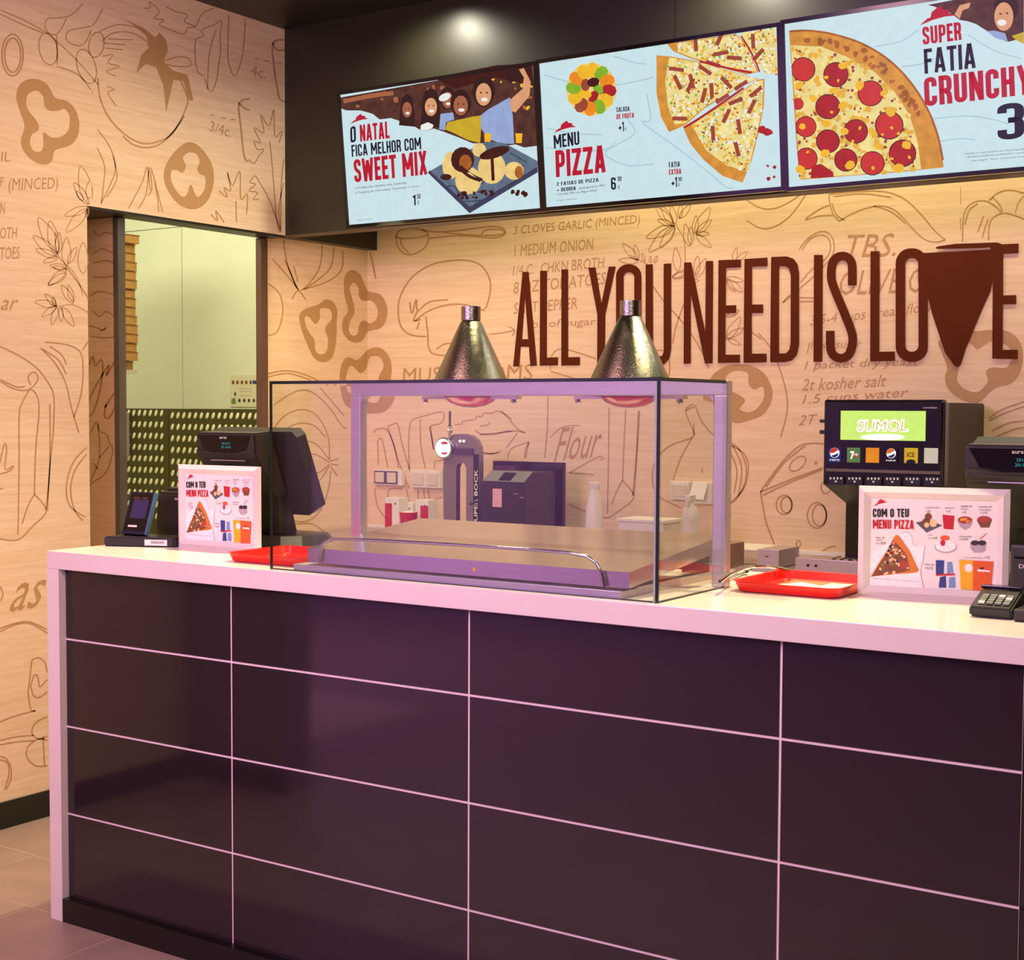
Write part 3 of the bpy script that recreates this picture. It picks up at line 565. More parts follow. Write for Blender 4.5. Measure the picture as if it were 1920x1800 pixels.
ph = lambda *p: S(1400, 340, 3.692, p)
lines('B', [c3((970,80),(1000,45),(1080,30),(1150,40),(1190,70),(1120,95),(1000,100),(970,80)), c3((970,80),(980,150),(1020,200),(1080,212),(1150,180),(1190,130),(1190,70)), c3((1000,100),(1010,150),(1060,200)), c3((1150,40),(1250,55),(1400,45),(1620,18),(1700,25),(1728,60),(1690,90),(1600,95),(1400,80),(1200,100)), c3((1560,70),(1600,40),(1700,40),(1710,70),(1600,80),(1400,70),(1300,60))], 2.0)
lines('B', [c3((1180,780),(1080,770),(1010,720),(985,620),(1000,500),(1080,370),(1220,280),(1400,250),(1530,270),(1600,340),(1625,440),(1600,560),(1580,590)), c3((1100,670),(1200,600),(1330,560),(1450,560),(1580,600)), c3((1175,640),(1190,760),(1195,850),(1230,900),(1340,912)), c3((1250,865),(1310,830),(1380,828)), c3((1065,540),(1080,620),(1110,520),(1120,600),(1200,540),(1330,525)), c3((1120,600),(1090,670),(1140,660)), c3((1130,680),(1115,730)), c3((790,200),(810,280),(830,380))], 2.4)
lines('B', [c3((1610,765),(1700,755),(1790,735)), c3((1750,710),(1790,735),(1775,775))], 1.6)
for s, a, b, c in (('3 CLOVES GARLIC (MINCED)', (165,325), (1075,245), (165,245)), ('1 MEDIUM ONION', (170,465), (742,415), (170,385)), ('1/4 C.  CHKN BROTH', (160,605), (820,545), (160,530)), ('8 OZ TOMATOES', (165,735), (830,665), (165,650)), ('SALT PEPPER', (165,880), (625,840), (165,800)), ('1 tbs of sugar', (200,1000), (760,975), (200,930))):
    hand(PB, s, *pb(a, b, c), wall_back, .12)
for s, a, b, c in (('TBS.', (690,530), (1030,520), (700,370)), ('OLIVE O', (640,790), (1240,770), (650,620)), ('1 packet dry yeast', (400,1320), (1190,1290), (400,1245)), ('2t kosher salt', (380,1450), (965,1420), (385,1370)), ('1.5 cups water', (385,1560), (1120,1510), (385,1480)), ('2T', (355,1690), (480,1680), (365,1620)), ('3.5-4 cups bread flour', (440,1020), (1300,920), (440,930)), ('1', (415,1190), (440,1190), (415,1120)), ('1 tsp sugar', (440, 1180), (800, 1165), (440, 1110))):
    hand(PB, s, *ph(a, b, c), wall_back, .25)
lines('B', [ph((365,470),(420,400),(500,350),(570,360),(605,430),(590,520),(480,640),(370,740),(250,840)), ph((385,475),(440,400),(510,370),(560,390),(580,440),(560,520),(440,620),(375,700)), ph((250,840),(300,790),(370,805),(470,805)), ph((370,830),(470,832))], 1.8)
hand(PB, 'MUSHROOMS', (755,718), (998,712), (757,690), wall_back, .0)
lines('B', [ph((0,130),(100,185),(200,185),(300,140),(390,80)), ph((0,270),(100,325),(200,310),(310,230),(410,90))], 1.7)
lines('B', [ph((570,90),(760,70),(950,70),(1090,120),(1200,220),(1300,340),(1375,405)), ph((640,275),(760,210),(900,170),(1010,190),(1090,260),(1180,360),(1250,410),(1320,420),(1375,405)), ph((570,90),(575,150),(600,230),(640,275)), ph((590,150),(620,230),(680,270)), ph((570,165),(500,195),(405,265),(500,240),(600,235)), ph((600,105),(800,85),(1000,110)), ph((880,170),(1000,210),(1100,290))], 1.8)
lines('B', [ph((1495,420),(1500,260),(1520,190),(1570,145),(1650,135),(1720,170),(1760,215)), ph((1510,300),(1540,200),(1600,155)), ph((1680,130),(1740,80),(1820,60),(1920,80)), ph((1675,410),(1680,300),(1720,240),(1800,220),(1920,260)), ph((1860,220),(1880,150),(1920,100)), ph((1700,110),(1750,160),(1770,210)), ph((1640,240),(1600,350)), ph((1670,260),(1630,390))], 1.9)
lines('B', [ph((1480,40),(1482,160)), ph((1478,250),(1482,340))], 1.0)
pepper('B', ph((1390,1290),(1350,1180),(1330,1110),(1400,1060),(1500,1010),(1580,1040),(1700,1030),(1830,1050),(1905,1150),(1900,1290),(1840,1390),(1740,1420),(1680,1460),(1600,1530),(1490,1510),(1400,1440),(1375,1360)), ph((1460,1300),(1420,1180),(1480,1100),(1560,1130),(1600,1160),(1680,1110),(1780,1120),(1840,1200),(1800,1290),(1700,1290),(1660,1320),(1670,1390),(1600,1460),(1510,1440),(1455,1380)))
pepper('B', pb((1545,1500),(1550,1430),(1600,1320),(1700,1255),(1830,1245),(1950,1290),(2020,1400),(2020,1500),(1960,1600),(1860,1640),(1760,1660),(1700,1600),(1740,1530)), pb((1690,1340),(1750,1285),(1850,1300),(1860,1380),(1900,1420),(1960,1400),(1970,1480),(1920,1560),(1850,1590),(1790,1560),(1830,1500),(1780,1460),(1720,1420)))
lines('B', [ph((80,1050),(170,1160),(240,1330),(280,1500),(275,1620),(235,1772)), ph((0,1020),(100,1090)), pb((430,1280),(440,1180),(520,1130),(760,1200)), pb((430,1290),(560,1330),(640,1350)), pb((1190,1140),(1260,1150),(1290,1250),(1280,1340)), pb((1170,680),(1260,800),(1400,960),(1510,1130),(1570,1270)), pb((1390,810),(1340,950),(1310,1090))], 1.9)
sprig('B', pb((1330,230),(1390,340),(1400,450),(1400,560)), [(pb(a)[0], pb(b)[0]) for a, b in (((1320,240),(1190,110)),((1320,240),(1200,200)),((1310,230),(1230,100)),((1330,230),(1300,100)),((1320,245),(1120,330)),((1325,245),(1140,430)),((1325,250),(1220,400)),((1360,190),(1370,90)),((1360,190),(1440,90)),((1430,390),(1400,230)),((1440,380),(1440,250)),((1470,300),(1480,170)),((1475,290),(1580,110)),((1480,300),(1590,200)),((1480,310),(1590,400)),((1480,300),(1575,300)))])
sprig('B', pb((1130,520),(1050,480),(1000,450)), [(pb(a)[0], pb(b)[0]) for a, b in (((1060,490),(950,370)),((1060,490),(1040,380)),((1060,500),(925,490)),((1110,500),(1090,440)),((1150,510),(1150,460)),((1180,510),(1200,460)),((1350,570),(1330,400)),((1310,610),(1410,580)),((1310,620),(1450,560)),((1480,600),(1490,460)),((1480,620),(1550,480)),((1500,640),(1420,640)),((1750,500),(1770,400)),((1770,500),(1850,430)),((1700,620),(1820,640)),((1700,630),(1815,720)),((1700,640),(1760,720)),((1700,1060),(1800,900)),((1700,1050),(1820,980)),((1710,1060),(1800,1100)),((1700,900),(1790,850)))])
c0 = lambda *p: S(900, 700, 3.84, p)
d0 = lambda *p: S(700, 760, 7.385, p)
lines('B', [d0((0,380),(60,330),(150,325),(210,370),(290,560),(350,780),(400,900),(500,1160)), d0((60,500),(90,460),(130,500),(200,860)), d0((60,500),(70,830)), d0((200,290),(270,265),(340,265),(400,540),(500,880)), d0((200,300),(290,580),(350,870)), d0((500,900),(490,500),(510,260),(560,190),(700,150),(960,90),(950,240),(790,290),(800,400),(840,620)), d0((650,190),(660,560),(720,870)), d0((790,290),(830,600)), d0((850,780),(980,750)), d0((850,780),(850,880)), d0((20,1150),(60,1400),(200,1600)), d0((200,1270),(230,1160),(400,1150)), d0((400,900),(470,1200),(500,1400)), d0((620,1160),(620,1300)), d0((700,1160),(710,1300)), d0((760,1160),(780,1310)), d0((800,1320),(960,1270))], 1.8)
lines('B', [d0((1130,270),(1230,260),(1240,220),(1400,200),(1430,150),(1500,160),(1530,110),(1640,110),(1720,80),(1850,140),(1920,200)), d0((1410,340),(1500,400),(1680,400),(1850,360),(1920,360)), d0((1480,650),(1560,670),(1740,660)), c0((150,265),(210,330),(270,400),(330,430)), c0((0,440),(120,430),(260,415),(320,430)), c0((0,560),(80,580),(150,560)), c0((200,610),(230,540),(350,500),(330,540),(320,610)), c0((270,430),(190,540)), c0((350,490),(330,610)), c0((0,380),(60,370),(70,350))], 1.7)
lines('B', [c0((490,160),(485,400),(465,610)), c0((930,250),(925,640),(918,1010)), c0((1050,260),(1035,560),(1027,770)), c0((1150,270),(1130,600),(1110,880)), c0((1140,270),(1125,600),(1100,880)), c0((1027,770),(1110,890),(1000,990),(920,1040),(870,1030)), c0((1027,770),(980,860),(950,945)), c0((640,940),(700,970),(770,1000))], 1.8)
hand(PB, 'Flour', *c0((530,640),(870,600),(545,400)), wall_back, .5)
lines('B', [c0((510,460),(560,410),(620,380),(720,375)), c0((640,720),(760,650),(860,600),(885,610),(870,625)), c0((640,715),(820,730))], 1.6)
lines('B', [c0((1540,220),(1480,270),(1530,400),(1530,460),(1370,520),(1270,620),(1240,750),(1280,880),(1450,970)), c0((1550,230),(1600,350),(1700,460),(1840,520),(1910,640),(1910,780),(1850,900),(1780,950)), c0((1530,460),(1450,600),(1390,770)), c0((1540,360),(1540,440)), c0((1600,680),(1600,720)), c0((1800,560),(1850,700),(1830,860)), c0((1820,520),(1885,680),(1860,880)), c0((1480,270),(1545,240))], 1.9)
cc = lambda *p: S(1340, 720, 3.31, p)
lines('B', [cc((285,670),(340,590),(450,450),(550,375),(680,370)), cc((320,640),(430,490),(560,385)), cc((285,670),(480,590),(670,520)), cc((300,690),(480,605),(670,530)), cc((285,670),(300,760),(320,860),(350,940),(378,1015)), cc((665,1040),(710,1015),(755,1005))], 2.2)
lines('B', [ell(1340+515/3.31, 720+495/3.31, 18, 10, 16, -.7), ell(1340+432/3.31, 720+750/3.31, 15, 18, 16), ell(1340+445/3.31, 720+750/3.31, 10, 15, 14), ell(1340+635/3.31, 720+815/3.31, 18, 24, 18), ell(1340+650/3.31, 720+815/3.31, 13, 20, 16), ell(1340+520/3.31, 720+992/3.31, 4, 6, 10), ell(1340+628/3.31, 720+490/3.31, 2, 2, 8), ell(1340+690/3.31, 720+640/3.31, 9, 12, 12)], 2.0, True)
lines('B', [cc((90,375),(180,430),(210,520),(180,650),(90,745)), cc((1700,230),(1800,180),(1920,140)), cc((1720,290),(1830,240),(1920,230)), cc((1740,330),(1860,280),(1920,270)), cc((1700,215),(1780,160),(1920,110))], 1.8)
# ------------------------------------------------------------------ menu screens
def screen(q, label, x0, x1, body):
    yb_, yt_, zb_, zt_ = 1.88, 1.825, 2.283, 2.803
    O = Vector((0, yb_, zb_)); Vd = Vector((0, yt_-yb_, zt_-zb_)).normalized(); U = Vector((1, 0, 0)); N = U.cross(Vd)
    P = Plane(O, U, N)
    tl, bl, trr, brr = [P.uv(p) for p in q]
    x0 = (tl[0]+bl[0])/2; z0 = bl[1]; z1 = tl[1]
    x1 = x0+.942 if trr is None else (trr[0]+brr[0])/2
    z0, z1 = (bl[1]+brr[1])/2, (tl[1]+trr[1])/2
    t = thing('menu_screen', P.at((x0+x1)/2, z0-.014, -.02), label, 'screen', 'menu screens over the counter')
    e = .014
    def hx(u0, v0, u1, v1, d0, d1): return MB().hexa([P.at(u0, v0, d0), P.at(u1, v0, d0), P.at(u1, v1, d0), P.at(u0, v1, d0), P.at(u0, v0, d1), P.at(u1, v0, d1), P.at(u1, v1, d1), P.at(u0, v1, d1)])
    hx(x0-e, z0-e, x1+e, z1+e, -.045, -.002).build('casing', 'gloss_black', t)
    bz = MB()
    for u0, v0, u1, v1 in ((x0-e, z0-e, x0, z1+e), (x1, z0-e, x1+e, z1+e), (x0, z0-e, x1, z0), (x0, z1, x1, z1+e)): bz.v, bz.f = bz.v, bz.f; bz.hexa([P.at(u0, v0, -.002), P.at(u1, v0, -.002), P.at(u1, v1, -.002), P.at(u0, v1, -.002), P.at(u0, v0, .006), P.at(u1, v0, .006), P.at(u1, v1, .006), P.at(u0, v1, .006)])
    bz.build('bezel', 'gloss_black', t)
    hx(x0, z0, x1, z1, -.001, .001).build('display', 'lit_sky', t)
    mt = MB(); mt.box(((x0+x1)/2-.2, 1.89, 2.4), ((x0+x1)/2+.2, 2.0, 2.7)); mt.build('wall_bracket', 'black_plastic', t)
    P.O = P.O+N*.001
    P.x0, P.x1, P.z0, P.z1 = x0, x1, z0, z1
    LV[0] = 0; body(P, t)
LV = [0]
def art(P, tris, m, t, name='picture'):
    LV[0] += 1; return pr(P, tris, 'lit_'+m, t, name, .0002+.00005*LV[0])
def clipto(tris, reg):
    out = []
    for t in tris:
        q = clip(t, reg)
        for k in range(1, len(q)-1): out.append((q[0], q[k], q[k+1]))
    return out
def scatter(region_, n, size, asp=1, seed=1, avoid=None):
    r = random.Random(seed); xs_ = [p[0] for p in region_]; ys_ = [p[1] for p in region_]; T = []
    def inside(x, y):
        c = False; k = len(region_)
        for i in range(k):
            (x1, y1), (x2, y2) = region_[i], region_[(i+1) % k]
            if (y1 > y) != (y2 > y) and x < (x2-x1)*(y-y1)/(y2-y1)+x1: c = not c
        return c
    m = 0; tr_ = 0
    while m < n and tr_ < n*30:
        tr_ += 1; x, y = r.uniform(min(xs_), max(xs_)), r.uniform(min(ys_), max(ys_))
        if inside(x, y):
            s_ = size*r.uniform(.6, 1.3); a = r.uniform(0, 3.14); T += fill([(px+r.uniform(-.2, .2)*s_, py+r.uniform(-.2, .2)*s_) for px, py in ell(x, y, s_*asp, s_, 7, a)]); m += 1
    return T
def roof(P, x, y, s, t, m='lit_red'):
    pts = [(x, y+.42*s), (x+.22*s, y+.22*s), (x+.3*s, y+.2*s), (x+.34*s, y+.04*s), (x+.52*s, y-.1*s), (x+.6*s, y-.13*s), (x+.64*s, y-.04*s), (x+.82*s, y-.02*s), (x+.82*s, y+.07*s), (x+s, y+.14*s), (x+.7*s, y+.17*s), (x+.35*s, y+.27*s)]
    pr(P, fill(pts), m, t, 'logo', .004 if m == 'lit_red' else .0008)
g3 = lambda *p: S(540, 0, 3.84, p)
g4 = lambda *p: S(1000, 0, 4, p)
g5 = lambda *p: S(1440, 0, 4, p)
def T_(P, s, a, b, c, m, t, bold=.0):
    if bold or s in ('1', '+1', '6', '10', '50'): head(P, s, a, b, c, 'lit_'+m, t, .0045, .17 if m == 'red' else .15)
    else: txt(P, s, a, b, c, 'lit_'+m, t, .0045, 0)
def body1(P, t):
    art(P, fill(g3((378,702),(1760,458),(1795,1050),(1700,1062),(1640,1040),(1560,1050),(1500,1030),(1330,1032),(1230,990),(1130,952),(1050,925),(1000,942),(950,935),(880,892),(800,870),(740,850),(660,860),(610,820),(560,805),(520,795),(420,795),(380,780))), 'brown', t)
    art(P, scatter(g3((400,710),(1750,470),(1760,1000),(1600,560),(1100,640),(760,760),(400,770)), 26, 4, 1.3, 71), 'skin2', t); art(P, scatter(g3((1000,560),(1750,470),(1760,900),(1650,600)), 14, 3, 1.2, 72), 'yel', t)
    art(P, fill(g3((1050,560),(1500,470),(1760,458),(1770,620),(1500,560),(1200,640))), 'choc', t)
    art(P, rib(g3((400,730),(600,690),(760,670)), 8), 'skin2', t)
    for x, y, rx, ry, sk, sh, hr in ((858,790,34,56,'skin2','hair',1),(1030,770,44,66,'skin','hair',1),(1150,720,40,60,'skin2','shirt',0),(1245,760,52,72,'skin2','yshirt',0),(1410,680,56,82,'skin','shirt',0)):
        X, Y = 540+x/3.84, y/3.84; rx /= 3.84; ry /= 3.84
        art(P, fill(ell(X, Y-ry*.25, rx*1.45, ry*(1.35 if not hr else 1.8), 14)), 'hair', t)
        if hr: art(P, fill([(X-rx*1.5, Y), (X+rx*1.5, Y), (X+rx*1.7, Y+ry*2.2), (X-rx*1.7, Y+ry*2.0)]), 'hair', t)
        art(P, fill(ell(X, Y, rx, ry, 16)), sk, t)
        art(P, fill(ell(X+rx*.1, Y+ry*.45, rx*.45, ry*.18, 8)), 'white', t)
        art(P, fill(ell(X-rx*.35, Y-ry*.15, rx*.14, ry*.08, 6))+fill(ell(X+rx*.4, Y-ry*.15, rx*.14, ry*.08, 6)), 'hair', t)
    art(P, fill(ell(540+1130/3.84, 700/3.84, 12, 7, 10, -.4)), 'white', t)
    art(P, fill(g3((1150,880),(1240,860),(1330,840),(1400,830),(1385,1030),(1290,1005),(1200,960),(1130,930))), 'yshirt', t)
    art(P, fill(g3((1440,790),(1600,700),(1620,830),(1630,1035),(1540,1035),(1440,1000),(1390,920),(1390,830))), 'shirt', t)
    art(P, fill(g3((1600,720),(1690,640),(1700,560),(1665,500),(1700,490),(1750,590),(1740,690),(1640,810),(1610,800))), 'skin', t)
    art(P, fill(g3((1560,520),(1665,500),(1680,560),(1600,600))), 'hair', t)
    art(P, fill(g3((960,900),(1010,880),(1050,900),(1040,925),(1000,940),(955,935))), 'white', t)
    art(P, fill(g3((1100,820),(1190,810),(1200,860),(1140,880),(1130,940),(1090,930))), 'shirt', t)
    for x in (1440, 1665): art(P, fill(g3((x-25,960),(x+25,960),(x+20,1030),(x-22,1030))), 'yel', t)
    art(P, fill(g3((1010,1240),(1200,1130),(1430,1020),(1560,1030),(1800,1160),(1800,1240),(1310,1530))), 'slate', t)
    art(P, fill(g3((1310,1490),(1800,1200),(1800,1240),(1310,1535),(1010,1245),(1020,1225))), 'slate2', t)
    art(P, rib(g3((1130,1350),(1200,1340),(1260,1400),(1500,1260),(1700,1190)), 2)+rib(g3((1230,1450),(1400,1440),(1480,1370)), 2)+rib(g3((1600,1100),(1720,1170)), 2), 'slate2', t)
    for x, y, rx, ry in ((1175,1190,62,100),(1300,1300,95,100),(1470,1210,100,115),(1380,1080,50,50),(1630,1230,70,65)):
        art(P, fill(ell(540+x/3.84, y/3.84, rx/3.84, ry/3.84, 16)), 'cream', t)
    art(P, fill(ell(540+1665/3.84, 1240/3.84, 8, 12, 12)), 'crust_dark', t)
    art(P, fill(ell(540+1260/3.84, 1150/3.84, 22, 24, 14)), 'choc', t); art(P, fill(ell(540+1280/3.84, 1170/3.84, 12, 15, 12)), 'crust_dark', t)
    art(P, fill(ell(540+1490/3.84, 1100/3.84, 30, 10, 12, -.3)), 'choc', t)
    art(P, rib(g3((1240,1200),(1320,1260),(1400,1300)), 7)+rib(g3((1470,1100),(1480,1300)), 6), 'choc', t)
    art(P, scatter(g3((1210,1380),(1480,1370),(1490,1410),(1250,1440)), 24, 3, seed=3)+scatter(g3((1620,1380),(1720,1370),(1720,1410),(1640,1415)), 9, 3.5, seed=4)+fill(ell(540+1140/3.84, 1275/3.84, 11, 6, 10)), 'choc', t)
    art(P, fill(g3((1220,1260),(1310,1240),(1400,1310),(1350,1370),(1230,1350))), 'cream', t); art(P, rib(g3((1235,1210),(1310,1270),(1390,1300)), 6), 'choc', t)
    roof(P, *g3((450,838))[0], 35, t)
    T_(P, 'O', *g3((455,1030),(495,1020),(452,915)), 'navy', t, .01); T_(P, 'NATAL', *g3((525,1020),(738,995),(520,900)), 'red', t, .03)
    T_(P, 'FICA MELHOR COM', *g3((465,1130),(965,1075),(460,1045)), 'navy', t, .015); T_(P, 'SWEET MIX', *g3((485,1315),(1010,1255),(475,1150)), 'red', t, .035)
    T_(P, '2 Profiteroles, Bolinha com Caramelo', *g3((488,1365),(860,1325),(488,1347)), 'navy', t); T_(P, 'e Topping de Chocolate, Caramelo e Coco', *g3((488,1400),(950,1350),(488,1382)), 'navy', t)
    T_(P, '1', *g3((905,1480),(925,1478),(903,1405)), 'navy', t, .03); T_(P, '50', *g3((932,1432),(958,1430),(932,1398)), 'navy', t); T_(P, '€', *g3((935,1475),(950,1474),(935,1445)), 'navy', t)
    T_(P, 'Imagem ilustrativa', *g3((498,1592),(615,1580),(498,1583)), 'navy', t)
def pizza_bits(P, t, reg, n, seed):
    art(P, scatter(reg, n, 2.6, 1.3, seed), 'cheese2', t); art(P, scatter(reg, n//2, 1.7, 1.2, seed+1), 'ham', t); art(P, scatter(reg, n, 2.2, 1.2, seed+2), 'white', t); art(P, scatter(reg, n//3, 1.6, 1.6, seed+3), 'green', t)
def body2(P, t):
    for l in (g4((80,560),(300,620),(600,640),(900,580)), g4((700,880),(760,1000),(600,1100),(540,1160),(700,1240),(900,1230)), g4((100,960),(300,1000),(520,1010)), g4((600,420),(760,470),(850,480)), g4((850,700),(880,900),(820,920),(1080,1110),(1300,1280),(1440,1400),(1500,1410)), g4((90,1110),(500,1130),(620,1060))):
        art(P, rib(l, 2.2), 'crease', t)
    cx, cy_ = 1000+435/4, 670/4
    r = random.Random(5); cols = ['yel', 'green', 'orange', 'pep', 'yel', 'green', 'orange', 'ham', 'yel', 'green', 'orange', 'yel']
    art(P, fill(ell(cx, cy_, 47, 50, 20)), 'cream', t)
    for i, c_ in enumerate(cols):
        a = i*2*math.pi/12-1.5; art(P, fill(ell(cx+33*math.cos(a), cy_+36*math.sin(a), 15, 12, 9, a)), c_, t)
    for i, c_ in enumerate(['green', 'pep', 'yel', 'ham', 'choc']):
        a = i*2*math.pi/5; art(P, fill(ell(cx+13*math.cos(a), cy_+14*math.sin(a), 12, 9, 8, a+1)), c_, t)
    A = g4((925,415),(1040,425),(1300,475),(1560,560),(1690,590),(1500,680),(1290,810),(1140,940),(1020,990),(960,880),(925,700)); art(P, fill(A), 'crust', t)
    B = g4((1130,970),(1290,860),(1500,730),(1680,600),(1735,590),(1730,800),(1690,1000),(1640,1200),(1570,1370),(1420,1320),(1280,1200),(1180,1080)); art(P, fill(B), 'crust', t)
    Cc = g4((1005,330),(1520,255),(1600,330),(1690,540),(1600,560),(1400,505),(1200,445),(1050,385)); art(P, fill(Cc), 'crust', t)
    D = g4((1550,250),(1815,210),(1835,560),(1740,555),(1640,400)); art(P, fill(D), 'cheese', t)
    A2 = g4((1020,430),(1300,480),(1560,563),(1680,590),(1500,675),(1290,800),(1140,925),(1060,930),(1010,800),(990,600)); art(P, fill(A2), 'cheese', t); pizza_bits(P, t, A2, 90, 11)
    B2 = g4((1190,940),(1290,870),(1500,740),(1680,610),(1725,600),(1720,800),(1680,1000),(1610,1290),(1450,1240),(1300,1130)); art(P, fill(B2), 'cheese', t); pizza_bits(P, t, B2, 100, 21)
    C2 = g4((1080,330),(1520,262),(1600,345),(1680,540),(1400,495),(1200,435),(1090,390)); art(P, fill(C2), 'cheese', t); pizza_bits(P, t, C2, 60, 31); pizza_bits(P, t, D, 30, 41)
    T = []
    for x, y, a in ((1075,520,.1),(1290,525,.6),(1085,620,1.1),(1190,610,1.3),(1450,620,.8),(1340,680,1.5),(1280,715,1.8),(1100,890,0),(1410,400,-.2),(1510,435,.05),(1350,480,.3),(1650,310,1.5),(1690,410,2.3),(1560,640,-.6),(1450,870,2),(1640,800,2),(1545,950,1.4),(1530,1120,1.3),(1420,740,-.6),(1220,330,1.5),(1400,290,2),(1350,1000,1.5),(1180,640,2),(1520,760,-.4),(1670,690,-.7)):
        T += fill([(1000+x/4+u*math.cos(a)-v*math.sin(a), y/4+u*math.sin(a)+v*math.cos(a)) for u, v in ((-14,-4),(14,-3.5),(14,4),(-14,3.5))])
    art(P, T, 'ham', t); art(P, scatter(g4((1680,930),(1830,930),(1830,1000),(1690,1010)), 2, 8, 1.2, 3)+scatter(g4((1730,1220),(1820,1230),(1830,1350),(1740,1340)), 4, 3, 1, 6)+rib(g4((1560,270),(1640,400),(1700,540)), 3)+rib(g4((1250,460),(1500,520),(1640,545)), 4)+rib(g4((1130,960),(1290,860),(1580,660)), 4), 'pep', t)
    roof(P, *g4((155,928))[0], 43, t)
    T_(P, 'MENU', *g4((160,1115),(352,1085),(155,1015)), 'navy', t, .02); T_(P, 'PIZZA', *g4((175,1330),(548,1292),(168,1130)), 'red', t, .04)
    T_(P, '2 FATIAS DE PIZZA', *g4((180,1395),(495,1362),(178,1368)), 'navy', t, .02); T_(P, '+ BEBIDA', *g4((182,1440),(325,1425),(180,1412)), 'navy', t, .02)
    T_(P, '(Refrigerante 40cl', *g4((345,1425),(540,1400),(345,1405)), 'navy', t); T_(P, 'Cerveja 20cl ou Agua 50cl)', *g4((182,1470),(480,1440),(182,1448)), 'navy', t); T_(P, 'Imagem ilustrativa', *g4((182,1510),(330,1497),(182,1498)), 'navy', t)
    T_(P, '6', *g4((588,1425),(625,1422),(585,1332)), 'navy', t, .02); T_(P, '10', *g4((635,1360),(665,1357),(635,1325)), 'navy', t); T_(P, '€', *g4((638,1420),(655,1418),(638,1390)), 'navy', t)
    T_(P, 'SALADA', *g4((628,842),(728,833),(625,806)), 'navy', t, .01); T_(P, 'DE FRUTA', *g4((628,895),(760,882),(628,858)), 'red', t, .01); T_(P, '+1', *g4((645,990),(685,985),(643,918)), 'navy', t); T_(P, '€', *g4((692,978),(706,976),(692,955)), 'navy', t)
    T_(P, 'FATIA', *g4((1022,1258),(1105,1250),(1020,1218)), 'navy', t, .01); T_(P, 'EXTRA', *g4((1022,1312),(1115,1304),(1020,1272)), 'red', t, .01); T_(P, '+1', *g4((1040,1408),(1082,1403),(1040,1332)), 'navy', t); T_(P, '10', *g4((1090,1360),(1118,1357),(1090,1330)), 'navy', t); T_(P, '€', *g4((1090,1400),(1105,1398),(1090,1372)), 'navy', t)
